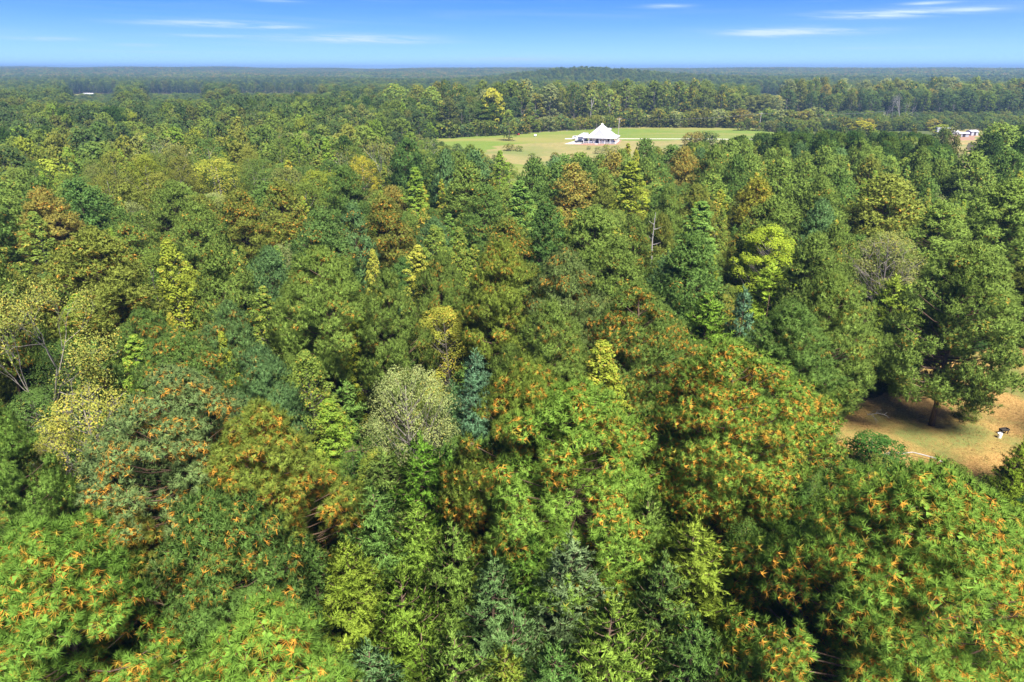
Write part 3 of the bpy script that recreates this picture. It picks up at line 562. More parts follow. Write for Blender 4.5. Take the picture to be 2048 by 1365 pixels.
HEROES = [
 # near pines
 ('pine', 1890, 925, 19, 6.9, (1.14, 1.28, .85), .70, 'big nearest pine, bright green tufts over orange inner needles, below the straw clearing', 4),
 ('pine', 520, 1195, 17, 4.6, (1.22, 1.40, .9), .58, 'bright pine with orange inner tufts and bare twiggy top, cut off by the bottom edge', 2),
 ('pine', 70, 1050, 18, 5.2, (1.08, 1.28, .85), .50, 'bright green pine with long pom-pom tufts in the bottom corner beside the dark shrub', 0),
 ('pine', 412, 983, 17, 4.4, (.80, .92, .85), .30, 'compact round dark green pine standing between two brighter nearer pines', 3),
 ('pine', 325, 745, 18, 6.2, (1.1, 1.05, 1.5), .58, 'broad blue-green pine with rust patches low down, beside the tan sparse tree', 1),
 ('pine', 515, 790, 17, 4.4, (1.3, 1.1, .8), .60, 'pine with strongly orange upper shoots beside the broad blue-green pine', 2),
 ('pine', 205, 1010, 13, 3.6, 'olive', .66, 'rusty low pine tucked between the tan sparse tree and the bright corner pine', 0),
 ('pine', 1045, 708, 18.5, 4.4, (1.25, 1.15, .8), .55, 'orange-flecked pine leaning behind the large central pine', 0),
 ('pine', 1165, 758, 18, 6.0, (1.20, 1.30, .85), .38, 'large central pine with yellow-green tufts and exposed brown trunk under its crown', 3),
 ('pine', 1490, 678, 18.5, 6.3, (1.16, 1.24, .85), .80, 'tall pine with the most vivid orange upper crown, left of the clearing', 1),
 ('pine', 1597, 598, 18, 4.3, 'dark', .10, 'dark dense round-topped pine behind the vivid orange pine', 2),
 ('pine', 1672, 538, 19, 5.0, 'mid', .12, 'mid green broad pine with layered boughs reaching over the clearing edge', 3),
 ('pine', 1955, 478, 19.5, 6.4, 'mid', .12, 'wide open-grown pine standing in the straw clearing above the white bucket', 5),
 ('pine', 2035, 355, 20, 7.0, 'light', .15, 'tall pale green pine behind the open-grown clearing pine', 1),
 ('pine', 1290, 568, 18, 5.5, (1.0, 1.0, .9), .62, 'pine with a band of orange-red shoots across its shoulders, behind the yellow cone', 1),
 ('pine', 1105, 597, 17, 3.7, 'mid', .20, 'rich green pyramidal pine beyond the large central pine', 2),
 ('pine', 1010, 474, 19, 4.4, (1.4, 1.2, .85), .33, 'yellowish tall pine with bare lower trunk beside the bushy tan hardwood', 0),
 ('pine', 1130, 490, 18.5, 4.5, (1.15, 1.05, 1.3), .42, 'greyish round-headed pine speckled with brown, neighbour of the yellowish tall pine', 3),
 ('pine', 642, 494, 19, 6.0, 'light', .22, 'large light green pine with open forked limbs and visible pale brown trunk', 1),
 ('pine', 770, 528, 18.5, 3.1, 'mid', .15, 'slender dusky pine with a long straight trunk beside the large light green pine', 2),
 ('pine', 165, 455, 19, 6.2, 'olive', .36, 'wide olive-brown domed pine above the pale bare tree', 1),
 ('pine', 428, 474, 18, 3.6, 'mid', .20, 'green pine shoulder to shoulder with the bright yellow-green spire', 0),
 ('pine', 455, 594, 16, 3.3, (.9, 1.0, 1.3), .30, 'small grey-green pine with rounded cap behind the slim yellow sweetgum', 2),
 ('pine', 345, 655, 16, 4.7, 'dark', .50, 'dark spiky pine with brown inside, right behind the broad blue-green pine', 3),
 ('pine', 520, 684, 15, 2.9, 'soft', .10, 'soft blue-green dense pine beside the yellow-flecked sweetgum', 0),
 ('pine', 285, 612, 14.5, 3.2, 'dark', .35, 'dark brownish young pine in front of the bright yellow-green spire', 2),
 ('pine', -25, 800, 15, 3.2, (1.05, 1.15, .9), .10, 'bright green pine bough edge poking in below the pale bare tree', 0),
 # pines in the second rank
 ('pine', 390, 405, 18, 4.6, 'mid', .22, 'green pine behind the bright yellow-green spire', 1),
 ('pine', 560, 355, 18.5, 4.4, 'olive', .48, 'orange-dusted pine near the golden maple', 2),
 ('pine', 690, 328, 19, 4.6, 'dark', .08, 'smooth dark green domed pine just below the golden maple', 3),
 ('pine', 640, 412, 18, 4.6, (.9, 1, 1.1), .30, 'blue-green pine dome above the large light green pine', 0),
 ('pine', 708, 400, 18, 3.0, 'soft', .42, 'narrow pine with rust-tinted face next to the blue-green dome', 2),
 ('pine', 770, 388, 17.5, 4.2, (1.2, .9, .8), .58, 'rusty conical pine near the narrow light-green spire', 4),
 ('pine', 815, 274, 20, 5.0, 'deep', .04, 'darkest tall pine towering at the edge of the hardwoods before the meadow', 1),
 ('pine', 930, 320, 18.5, 5.0, 'mid', .30, 'rounded mid green pine in front of the meadow tip', 3),
 ('pine', 968, 364, 18, 4.0, 'dark', .26, 'dark irregular pine below the rounded pine by the meadow', 2),
 ('pine', 1090, 398, 19, 3.8, 'deep', .06, 'very dark narrow pine in the middle of the stand', 2),
 ('pine', 1185, 410, 18.5, 5.6, 'mid', .14, 'broad bushy pine right of the very dark narrow pine', 1),
 ('pine', 1020, 432, 17.5, 4.4, (1.1, .95, .8), .64, 'pine with flaming orange top in the middle of the stand', 3),
 ('pine', 880, 500, 16, 3.6, 'mid', .35, 'low pine with brownish shoots beside the tan-yellow spire', 4),
 ('pine', 1390, 458, 18, 4.3, (.9, 1.02, 1.0), .10, 'neat domed green pine beside the yellow-green umbrella tree', 0),
 ('pine', 1550, 388, 18.5, 5.0, 'mid', .08, 'stocky green pine directly behind the yellow-green umbrella tree', 3),
 ('pine', 1515, 350, 17, 4.4, (1.7, 1.15, .7), .50, 'ochre-tinged pine behind the stocky green pine', 1),
 ('pine', 1780, 345, 19, 6.6, 'olive', .20, 'olive layered pine above the sparse brown hardwood', 1),
 ('pine', 1150, 322, 17.5, 4.4, 'brown', .50, 'rust-brown pine in front of the white farmhouse', 2),
 ('pine', 1292, 275, 18.5, 4.6, 'dark', .05, 'dark pine at the meadow edge beyond the tall yellow-green spire', 0),
 ('pine', 1372, 290, 17.5, 4.4, 'brown', .55, 'brown-red pine close to the meadow edge', 1),
 ('pine', 1065, 312, 18, 4.2, 'dark', .05, 'dark green pine left of the rust-brown pine by the farmhouse', 3),
 ('pine', 80, 372, 18, 5.0, 'brown', .50, 'russet pine near the picture edge below the hardwoods', 0),
 ('pine', 150, 352, 18.5, 4.2, 'deep', .06, 'blackish green pine next to the russet pine', 2),
 ('pine', 480, 375, 17.5, 4.8, (1.3, 1, .8), .52, 'pine with brown flanks between green pine and golden thicket', 3),
 ('pine', 335, 360, 18, 4.4, 'mid', .12, 'plain green pine standing below the large ochre hardwood', 1),
 ('pine', 1340, 500, 15, 3.2, 'soft', .2, 'small pine wedged under the neat domed pine', 2),
 ('pine', 1240, 470, 16, 3.8, 'mid', .16, 'shaded pine below the tall yellow-green spire', 0),
 ('pine', 1640, 460, 17, 4.0, 'mid', .10, 'pine between the umbrella tree and the sparse brown hardwood', 3),
 ('pine', 1900, 400, 18, 4.8, 'light', .12, 'fresh green pine beside the cut track', 2),
 ('pine', 1950, 300, 19, 5.4, 'mid', .08, 'tall pine flanking the cut track near the dirt lot', 1),
 ('pine', 2010, 243, 21, 7.5, 'mid', .08, 'highest broad pine on the skyline beside the dirt lot', 3),
 # sweetgum spires
 ('gum', 333, 480, 16.5, 2.7, 'yell', .28, 'bright yellow-green spire rising among dark pines', 0),
 ('gum', 525, 574, 14, 2.1, 'ygreen', .34, 'slim yellow sweetgum in front of the large light green pine', 2),
 ('gum', 715, 630, 13, 1.9, 'yell', .34, 'thin pointed sweetgum below the large light green pine', 2),
 ('gum', 440, 664, 13.5, 1.6, 'yell', .42, 'small golden sweetgum poking out beside the dark spiky pine', 1),
 ('gum', 610, 702, 13, 2.5, 'ygreen', .36, 'yellow-flecked sweetgum beside the grey-leaved rounded tree', 1),
 ('gum', 655, 800, 9, 2.2, 'lime', .30, 'low sweetgum with scattered yellow leaves under the yellow-flecked one', 0),
 ('gum', 266, 672, 13.5, 2.1, 'lime', .22, 'pale lime spire behind the broad blue-green pine', 2),
 ('gum', 835, 492, 16, 2.5, (2.0, 1.5, 1.1), .3, 'tan-yellow spire with thin crown in the middle of the stand', 2),
 ('gum', 868, 452, 15.5, 2.6, 'ygreen', .22, 'green-yellow spire behind the tan-yellow spire', 0),
 ('gum', 918, 456, 15, 2.2, 'ygreen', .25, 'short yellow-green cone beside the pine with flaming orange top', 2),
 ('gum', 1205, 685, 15.5, 2.9, 'yell', .48, 'yellow-orange cone behind the large central pine', 0),
 ('gum', 1265, 324, 18, 4.0, 'yell', .10, 'tall yellow-green spire standing clear in front of the farmhouse meadow', 1),
 ('gum', 830, 336, 16, 3.2, 'lime', .12, 'narrow light-green spire below the darkest tall pine', 1),
 ('gum', 1000, 302, 16, 3.0, 'lime', .10, 'slender olive spire at the meadow tip', 0),
 ('gum', 1040, 362, 16, 3.6, 'gcone', .08, 'soft green cone beside the dark irregular pine', 1),
 ('gum', 1405, 404, 15.5, 3.6, 'gcone', .06, 'plain green conical hardwood behind the neat domed pine', 1),
 ('gum', 745, 500, 14, 1.5, (2.0, 1.5, 1.1), .3, 'tiny tan spire peeping over the slender dusky pine', 2),
 ('gum', 150, 590, 13, 2.8, 'lime', .25, 'leafy green sweetgum with yellow tips beside the pale bare tree', 1),
 ('gum', 65, 425, 15, 3.2, 'ygreen', .25, 'ragged yellow-green hardwood left of the wide olive-brown pine', 0),
 ('gum', 255, 1085, 10.5, .75, 'gcone', .05, 'thin fresh green sapling between the two round pines', 2),
 # broad crowns
 ('umb', 1545, 459, 14.5, 5.6, (1.75, 1.6, .7), .06, 'yellow-green umbrella tree with fine bare limbs under its crown', 0),
 ('broad', 722, 314, 15, 4.2, 'gold', .30, 'golden maple glowing at the edge of the pines', 1),
 ('broad', 430, 320, 15, 7.2, (1.9, 1.45, .9), .15, 'large ochre hardwood with spreading crown behind the pines', 1),
 ('broad', 98, 322, 15, 4.8, (1.7, 1.45, .85), .1, 'rounded yellow hardwood behind the blackish green pine', 0),
 ('greyb', 812, 744, 12, 4.4, 'grey', .10, 'rounded grey-leaved tree between the cedars and the sweetgum', 0),
 ('spx', 1785, 470, 14, 6.2, 'tan', .12, 'sparse brown hardwood with thin drooping sprays', 0),
 ('spx', 165, 785, 13, 4.4, (1.9, 1.4, 1.2), .2, 'tan sparse tree with reddish patches beside the broad blue-green pine', 1),
 ('spx', 110, 850, 11, 2.6, (1.9, 1.45, 1.2), .15, 'leaning tan thicket tree in front of dark understory', 0),
 ('bare', 28, 576, 17, 5.0, (1.7, 1.35, 1.3), .15, 'pale bare tree with arching grey limbs and few tan leaves', 0),
 ('broad', 890, 618, 11, 3.4, (1.7, 1.3, .9), .2, 'bushy tan hardwood among the pines', 1),
 ('broad', 118, 690, 10, 3.4, 'deep', .10, 'dark leafy tree behind the tan thicket', 2),
 ('broad', 60, 790, 8, 3.2, 'deep', .05, 'blackish understory tree under the pale bare tree', 0),
 ('broad', 860, 770, 7.5, 2.4, 'mid', .2, 'green understory tree behind the grey-leaved tree', 2),
 # cedars, near foreground
 ('cedar', 190, 690, 12, 2.8, (1.1, 1.15, 1.1), .05, 'drooping green cedar behind the tan sparse tree', 1),
 ('cedar', 1420, 590, 12, 3.4, (1.4, 1.5, .75), .05, 'bright green feathery cedar beside the blue-grey cedar', 3),
 ('cedar', 1490, 578, 12, 2.1, 'blue', .0, 'blue-grey cedar standing behind the vivid orange pine', 0),
 ('cedar', 1545, 530, 12, 3.6, (1.8, 1.65, .75), .06, 'yellow-green cedar under the umbrella tree', 4),
 ('cedar', 1795, 556, 13, 3.3, (2.0, 1.7, .9), .08, 'yellow cedar with sharp spreading tips below the sparse brown hardwood', 1),
 ('cedar', 1145, 1074, 12.5, 2.2, (1.35, 1.25, 2.0), .05, 'silvery grey cedar right under the large central pine', 2),
 ('cedar', 985, 1115, 12, 2.6, (1.1, 1.2, 1.5), .05, 'blue-green cedar left of the silvery grey cedar', 3),
 ('cedar', 1062, 1065, 11, 2.3, (1.1, 1.35, .8), .05, 'rich green cedar filling the gap below the large central pine', 1),
 ('cedar', 800, 1140, 11, 2.4, (1.35, 1.35, .7), .10, 'yellow-lime cedar in front of the tangled dark thicket', 4),
 ('cedar', 905, 1262, 11.5, 2.6, (1.5, 1.5, 1.1), .05, 'pale green cedar at the bottom edge', 3),
 ('cedar', 1225, 1200, 11.5, 2.7, (1.55, 1.5, .9), .05, 'feathery light green cedar at the bottom beside the silvery one', 4),
 ('cedar', 1392, 1040, 12.5, 2.6, (1.7, 1.45, .75), .10, 'olive-yellow cedar with ragged top under the vivid orange pine', 2),
 ('cedar', 1300, 985, 12.5, 1.9, (1.35, 1.3, 1.0), .05, 'slim cedar climbing beside the low bough of the central pine', 0),
 ('cedar', 1330, 1110, 11, 2.2, (1.2, 1.25, 1.2), .05, 'tufted green cedar between the slim and the ragged ones', 1),
 ('cedar', 840, 868, 12, 2.7, (1.2, 1.5, .7), .05, 'fresh green cedar in front of the grey-leaved tree', 3),
 ('cedar', 900, 905, 11, 2.3, (1.1, 1.35, .8), .05, 'green cedar squeezed against the large central pine', 1),
 ('cedar', 745, 975, 11, 2.6, (1.15, 1.3, 1.15), .05, 'bushy cedar with a few brown twigs showing', 4),
 ('cedar', 830, 1010, 10, 2.3, (1.4, 1.4, .8), .06, 'arching olive cedar next to the bushy one', 0),
 ('cedar', 690, 1085, 10.5, 2.2, (1.6, 1.4, .7), .12, 'thin yellowish cedar with pale bare stems', 2),
 ('cedar', 905, 1045, 10.5, 2.2, (1.4, 1.4, 1.0), .05, 'light feathery cedar above the blue-green one', 4),
 ('cedar', 765, 900, 10.5, 2.1, 'mid', .05, 'plain green cedar left of the fresh green one', 2),
 ('cedar', 735, 1285, 10.5, 2.0, (1.05, 1.2, 1.7), .0, 'bluish cedar low beside the bright twiggy pine', 0),
 ('cedar', 620, 1090, 9.5, 2.3, (1.0, 1.15, 1.0), .05, 'shaded cedar beside the compact dark pine', 3),
 ('cedar', 1390, 1230, 10.5, 2.3, (1.0, 1.15, 1.0), .05, 'shaded green cedar behind the nearest big pine', 1),
 ('cedar', 1480, 1100, 10, 2.2, (.95, 1.1, .9), .08, 'dim cedar in the gap between the two orange pines', 0),
 ('cedar', 1110, 1290, 10, 2.4, (1.0, 1.2, 1.1), .05, 'bottom-edge cedar with dark green interior', 1),
 ('cedar', 1010, 1300, 9, 2.0, (1.5, 1.3, .7), .35, 'small cedar mixed with rusty leaves on the bottom edge', 0),
 ('cedar', 950, 700, 12, 1.9, 'blue', .0, 'thin blue-grey cedar behind the orange-flecked pine', 2),
 ('cedar', 905, 760, 9, 1.8, (.9, 1.1, 1.6), .0, 'bluish small cedar beside the grey-leaved tree', 4),
 ('cedar', 40, 945, 9, 3.0, (.75, 1.0, 1.1), .0, 'dark blue-green spreading cedar at the picture edge', 3),
 ('cedar', 800, 690, 9, 2.0, (.9, 1.1, .9), .05, 'small green cedar below the bushy tan hardwood', 2),
 ('cedar', 2050, 880, 9, 1.5, (1.9, 1.7, .7), .12, 'yellow-green cedar at the clearing edge beside the nearest big pine', 0),
 ('shrub', 1748, 872, 3.4, 2.6, (.32, .55, .45), .0, 'dark green holly bush on the edge of the straw clearing', 1),
]
HL = []
import re
def short_of(lb):
    w = re.split(r' (?:with|behind|in|below|beside|under|over|tucked|standing|leaning|shoulder|at|rising|poking|before|above|by|wedged|between|glowing|near|of|flanking|towering|among|next|filling|directly|right|peeping|close|on|reaching|to|left|beyond|cut|speckled|squeezed|low|climbing)\b|,', lb)[0].strip()
    return w
for hrow in HEROES:
    ho = hero(*hrow[:8], pv=hrow[8] if len(hrow) > 8 else None)
    sn = short_of(hrow[7])
    if 3 <= len(sn.split()) <= 6: HL.append((ho.location.x, ho.location.y, sn))
_c = {}
for a_ in HL: _c[a_[2]] = _c.get(a_[2], 0) + 1
HL = [a_ for a_ in HL if _c[a_[2]] == 1]
for (px_, py_, nm_) in [(1203, 286, 'white farmhouse'), (1236, 275, 'transformer pole'), (1518, 262, 'far utility pole'), (1888, 267, 'white trailer'), (1018, 282, 'lone yellow-green meadow tree'), (1070, 273, 'white wrapped bale'), (985, 268, 'big yellow-orange hardwood'),
                        (865, 272, 'pale forked-trunk hardwood'), (795, 262, 'broad yellow-green dome'), (1378, 243, 'golden edge tree'), (1181, 252, 'tall white trunk'), (1790, 249, 'bare dead trunks'), (1720, 268, 'golden round tree')]:
    q_ = at(px_, py_); HL.append((q_.x, q_.y, nm_))
USED = set()
def uniq(head, x, y, first, tails=()):
    """the first wording for this thing that no other thing has taken, naming its one or two nearest landmarks"""
    near = sorted(HL, key=lambda q: math.hypot(q[0] - x, q[1] - y))[:5]; C_ = [f'{head} {first}'] if first else []
    def rl(q):
        dx, dy = x - q[0], y - q[1]; D_ = math.hypot(dx, dy)
        w = 'behind' if dy > abs(dx) * .9 else 'in front of' if -dy > abs(dx) * .9 else 'beside'
        return ('' if D_ < 9 else 'a short way ' if D_ < 18 else 'well ' if D_ < 35 else 'far ') + w
    if math.hypot(near[0][0] - x, near[0][1] - y) < 90:
        for q in near[:4]: C_.append(f'{head} {rl(q)} the {q[2]}')
        for i_ in range(3):
            for j_ in range(i_ + 1, 4): C_.append(f'{head} {rl(near[i_])} the {near[i_][2]}, {rl(near[j_])} the {near[j_][2]}')
    C_ += [f'{head} {t_}' for t_ in tails]
    C_ = [c for c in C_ if 4 <= len(c.replace(',', ' ').split()) <= 16]
    for c in C_:
        if c not in USED: USED.add(c); return c
    return C_[0] if C_ else head
def rel_label(x, y, u):
    best = min(HL, key=lambda q: math.hypot(q[0] - x, (q[1] - y)))
    dx, dy = x - best[0], y - best[1]; D_ = math.hypot(dx, dy)
    if D_ > 60: return None
    far_ = 'far ' if D_ > 28 else ('a few crowns ' if D_ > 13 else '')
    if dy > abs(dx) * .9: w = (far_ + 'behind')
    elif -dy > abs(dx) * .9: w = far_ + 'in front of' if far_ else 'just in front of'
    else: w = {'far ': 'some way beside', 'a few crowns ': 'two crowns aside of', '': 'next to'}[far_]
    return f'{w} the {best[2]}'
def size_word(hh, r, h0, r0): return ('tall ' if hh > h0 * 1.07 else 'short ' if hh < h0 * .9 else '') + ('broad ' if r > r0 * 1.12 else 'narrow ' if r < r0 * .88 else '')

# ------------------------------------------------------------------ procedural fill of the forest
rgf = random.Random(77)
# where pines may rise to: lowest allowed picture height of a crown top along the width
VLIM = [(-600, 345), (0, 345), (300, 350), (620, 340), (700, 350), (760, 300), (830, 292), (930, 282), (1000, 292), (1050, 318), (1090, 318), (1120, 303), (1200, 303), (1260, 290), (1330, 285), (1440, 278), (1520, 262), (1700, 258), (1850, 262), (1895, 285), (1920, 312), (1945, 300), (1975, 255), (2048, 245), (2700, 245)]
VX, VY = zip(*VLIM)
HLIM = [(-600, 190), (0, 190), (130, 205), (240, 202), (300, 200), (420, 196), (520, 190), (700, 188), (850, 178), (900, 176)]
HX, HY = zip(*HLIM)
def near_any(x, y, r, k, lst):
    for (a, b, q, _h) in lst:
        if abs(a - x) < 12 and abs(b - y) < 12 and math.hypot(a - x, b - y) < (r + q) * k: return True
    return False
def in_open(x, y, pad=0):
    for P in (clear_w, mead_w, trk_w):
        if inpoly(x, y, P): return True
    return any(inpoly(x, y, P) for P in FIELDS)
# cells for speed
class Cells:
    def __init__(s): s.d = {}
    def add(s, it): s.d.setdefault((int(it[0] // 12), int(it[1] // 12)), []).append(it)
    def hit(s, x, y, r, k):
        cx, cy_ = int(x // 12), int(y // 12)
        for i in (-1, 0, 1):
            for j in (-1, 0, 1):
                for (a, b, q, _h) in s.d.get((cx + i, cy_ + j), ()):
                    if (a - x) ** 2 + (b - y) ** 2 < ((r + q) * k) ** 2: return True
        return False
cells = Cells()
for it in ALL: cells.add(it)
cand = []
tries = 95000
PROT = []
for (hx, hy, hr_, hh_) in ALL:
    if math.hypot(hx, hy) > 175: continue
    uu_, v1_ = proj(hx, hy, hh_); _, v2_ = proj(hx, hy, hh_ * .50); dp_ = hy * cp - (hh_ - CAM_H) * sp_
    PROT.append((uu_, v1_, v2_, hr_ * .8 * FPX / dp_, hy))
TINTN = {'mid': 'mid green', 'light': 'light green', 'dark': 'dark green', 'olive': 'olive', 'deep': 'blackish green', 'soft': 'blue-green', 'brown': 'rust-brown', 'ygreen': 'yellow-green', 'yell': 'yellow', 'tan': 'tan', 'lime': 'lime green', 'gcone': 'plain green', 'gold': 'golden', 'bright': 'bright green', 'grey': 'grey-green', 'blue': 'blue-grey'}
def pick(ws):
    s = rgf.uniform(0, sum(w for _, w in ws))
    for v, w in ws:
        s -= w
        if s <= 0: return v
    return ws[-1][0]
def region_pine(u, v):
    if u < 350: a = 'on the side of the pale bare tree'
    elif u < 760: a = 'around the large light green pine'
    elif u < 1150: a = 'in the middle of the stand before the meadow tip'
    elif u < 1500: a = 'between the tall yellow-green spire and the umbrella tree'
    elif u < 1900: a = 'behind the umbrella tree toward the cut track'
    else: a = 'beyond the cut track'
    b = 'far rows of the stand' if v < 330 else ('middle rows of the stand' if v < 480 else 'near rows of the stand')
    return a, b
def dist_key(y): return y
picks = []
for _ in range(tries):
    # sample by distance with density falling off
    y = 24 + (rgf.random() ** 1.25) * 470
    x = rgf.uniform(-.86, .86) * (y + 14)
    if in_open(x, y): continue
    hard_left = None
    hP = rgf.uniform(15, 19.5)
    u, v = proj(x, y, hP)
    ub, vb = proj(x, y, 0)
    vl = float(np.interp(u, VX, VY)); d = math.hypot(x, y)
    if u > 1400 and d > 110:
        while v <= vl and hP > 8: hP *= .95; u, v = proj(x, y, hP)
    if v > vl and d < (235 if u < 1400 else 300) and not (u < 720 and v < 352):
        # keep the near foreground to the hand-placed trees: only low trees there
        if d < 52:
            hh = rgf.uniform(5.5, 9.5)
            picks.append((d, 'under', x, y, hh, rgf.uniform(1.5, 2.5))); continue
        k = pick([('pine', 78), ('gum', 9), ('broad', 9), ('cedar', 4)])
        if k == 'pine':
            hh = hP; r = rgf.uniform(3.4, 5.2); 
            if d < 75: hh *= .84; r *= .85
        elif k == 'gum': hh = rgf.uniform(12.5, 16.5); r = rgf.uniform(2.0, 3.3)
        elif k == 'broad': hh = rgf.uniform(10, 14); r = rgf.uniform(3, 4.4)
        else: hh = rgf.uniform(8, 11); r = rgf.uniform(2, 2.8)
        picks.append((d, k, x, y, hh, r))
    elif u < 1030 and d > 95:
        hh = rgf.uniform(12.5, 19) if d < 330 else rgf.uniform(15, 21); uu, vv = proj(x, y, hh); lim = float(np.interp(uu, HX, HY))
        if u > 700: lim = float(np.interp(uu, [700, 860, 1030], [190, 182, 180]))
        if vv < lim: hh = hh * .8; uu, vv = proj(x, y, hh)
        if vv < lim: continue
        if u > 760 and d < 300 and hh > 10: hh = rgf.uniform(7, 11)     # low hardwoods beside the meadow tip
        if u > 860 and d < 330 : hh = rgf.uniform(4, 7)
        k = pick([('broad', 74), ('gumf', 10), ('pine', 9), ('sparse', 7)])
        picks.append((d, k, x, y, hh, rgf.choice([rgf.uniform(3.6, 5.2), rgf.uniform(5.0, 7.8)]) * (hh / 16) ** .5))
CV = [(1690, 800), (1800, 775), (2100, 745), (2100, 925), (1985, 950), (1850, 930), (1790, 962), (1700, 955)]
TV_ = [(1914, 283), (1944, 283), (1962, 345), (1944, 345)]
def hides_clearing(x, y, hh, r):
    if x > 40 and 80 < y < 420:
        for f in (.6, .8, 1.0):
            for q in (-.7, 0, .7):
                if inpoly(*proj(x + q * r, y, hh * f), TV_): return True
    if x < 12 or y > 80: return False
    for f in (.25, .45, .65, .85, 1.0):
        for q in (-.8, 0, .8):
            if inpoly(*proj(x + q * r, y, hh * f), CV): return True
    return False
# greedy by distance
picks.sort(key=lambda p: p[0])
cnt = {'pine': sum(1 for h in HEROES if h[0] == 'pine'), 'broadleaf_tree': 12, 'autumn_tree': 0, 'sweetgum_tree': 20, 'cedar_tree': 34, 'bare_tree': 1}
STUFF = {'pine': [], 'broad': [], 'shrub': []}       # instanced remainder: x y z sx sz
def fit_height(x, y, hh, r):
    for _ in range(14):
        u, v = proj(x, y, hh); dp = y * cp - (hh - CAM_H) * sp_; cr_ = r * .55 * FPX / dp
        if any(y < q[4] + .5 and abs(u - q[0]) < q[3] + cr_ and v < q[2] and v > q[1] - 260 for q in PROT): hh *= .93
        else: return hh
    return hh
for (d, k, x, y, hh, r) in picks:
    kk = {'pine': .70, 'gum': .75, 'broad': .70, 'cedar': .7, 'under': .62, 'gumf': .66, 'sparse': .7}[k]
    if cells.hit(x, y, r, kk * (1.0 if d < 250 else 1.05)): continue
    u, v = proj(x, y, hh)
    if hides_clearing(x, y, hh, r): continue
    if d < 170:
        h0_ = hh; hh = fit_height(x, y, hh, r)
        if hh < 4.5 or (k != 'under' and hh < 8): continue
        r *= (hh / h0_) ** .5; u, v = proj(x, y, hh)
    cells.add((x, y, r, hh))
    seen = -260 < u < 2310
    if not seen or v > 1500:
        STUFF['pine' if k == 'pine' else 'broad'].append((x, y, 0, r, hh)); continue
    if k == 'under':
        kd = pick([('cedar', 6), ('broad', 3), ('gum', 1)])
        tint = {'cedar': pick([((1.0, 1.2, 1.0), 3), ((.85, 1.05, 1.1), 2), ((1.3, 1.3, .8), 2)]), 'broad': pick([((.7, .85, .8), 3), ((1.2, 1.1, .8), 1)]), 'gum': (1.4, 1.4, .8)}[kd]
        nm = {'cedar': 'cedar', 'broad': 'broadleaf tree', 'gum': 'sweetgum'}[kd]
        where = 'among the nearest pines' if d < 38 else 'between the nearest pines and the stand'
        side = 'on the clearing side' if u > 1300 else ('below the large central pine' if u > 820 else 'near the broad blue-green pine')
        lb = uniq(f'{size_word(hh, r, 7.5, 2.0)}understory {nm}', x, y, None, (where,))
        pr = {'cedar': CH, 'broad': BH, 'gum': GH}[kd]
        plant(rgf.choice(pr), kd, x, y, hh, r, tint, .1, lb, 'understory trees between the near pines')
        continue
    if k == 'pine' and cnt['pine'] < 300:
        cnt['pine'] += 1
        tn_ = pick([('mid', 30), ('light', 14), ('dark', 22), ('olive', 14), ('deep', 7), ('brown', 6), ('soft', 7)])
        if u > 1450: tn_ = pick([('mid', 46), ('light', 14), ('dark', 28), ('olive', 8), ('soft', 4)])
        alt = rgf.choice([.03, .06, .1, .14, .2, .38]) if u < 1500 else rgf.choice([.03, .06, .12, .2])
        if tn_ in ('deep', 'soft'): alt *= .4
        if tn_ == 'brown': alt = .5
        rust = 'rust-flecked ' if alt > .3 else ''
        a, b = region_pine(u, v) if v > 352 or u > 720 else ('mixed into the hardwoods', 'behind the stand')
        lb = uniq(f'{rust}{size_word(hh, r, 17, 4.3)}{TINTN[tn_]} pine', x, y, None, (a, b))
        L = PH[:5] if d < 60 else (PM if d < 125 else PF); merged = d > 135
        t0 = T[tn_]; jj_ = rgf.uniform(.9, 1.12); t1 = (t0[0] * jj_, t0[1] * jj_, t0[2] * jj_)
        plant(rgf.choice(L), 'pine', x, y, hh, r, t1, alt, lb, 'pines of the stand', merged=merged)
    elif k in ('gum', 'gumf') and cnt['sweetgum_tree'] < 220:
        cnt['sweetgum_tree'] += 1
        tn_ = pick([('ygreen', 4), ('lime', 4), ('yell', 3), ('gcone', 3)]); a, b = region_pine(u, v)
        if k == 'gumf': a, b = ('rising out of the hardwoods', 'behind the stand' if d < 230 else 'far back')
        lb = uniq(f'{size_word(hh, r, 14.5, 2.7)}{TINTN[tn_]} conical sweetgum', x, y, None, (a, b))
        plant(rgf.choice(GH if d < 75 else GF), 'gum', x, y, hh, r * (.8 if k == 'gumf' else 1), T[tn_], rgf.choice([.1, .2, .35]), lb, 'sweetgums among the pines and hardwoods', merged=d > 135)
    elif k == 'cedar' and d < 160:
        a, b = region_pine(u, v); lb = uniq(f'{size_word(hh, r, 9.5, 2.4)}green cedar', x, y, None, (a, b))
        plant(rgf.choice(CM), 'cedar', x, y, hh, r, (1.1, 1.2, 1.0), .05, lb, 'cedars under the taller crowns')
    elif k in ('broad', 'sparse') and (cnt['broadleaf_tree'] < 300 or cnt['autumn_tree'] < 300):
        tn_ = pick([('ygreen', 22), ('olive', 20), ('mid', 14), ('dark', 16), ('deep', 5), ('tan', 10), ('lime', 8), ('yell', 5), ('grey', 6)])
        au = tn_ in ('ygreen', 'tan', 'yell', 'lime')
        nm = 'autumn_tree' if au else 'broadleaf_tree'
        if cnt[nm] >= 300: STUFF['broad'].append((x, y, 0, r, hh)); continue
        cnt[nm] += 1
        if d < 110: a, b = region_pine(u, v)
        else:
            a = ('at the near hem of the wide hardwood belt' if d < 150 else 'in the hardwood belt' if d < 230 else 'deep in the hardwood belt' if d < 330 else 'toward the distant pale fields')
            b = 'below the long far ridge' if u < 420 else ('below the ridge end' if u < 760 else 'near the darkest tall pine')
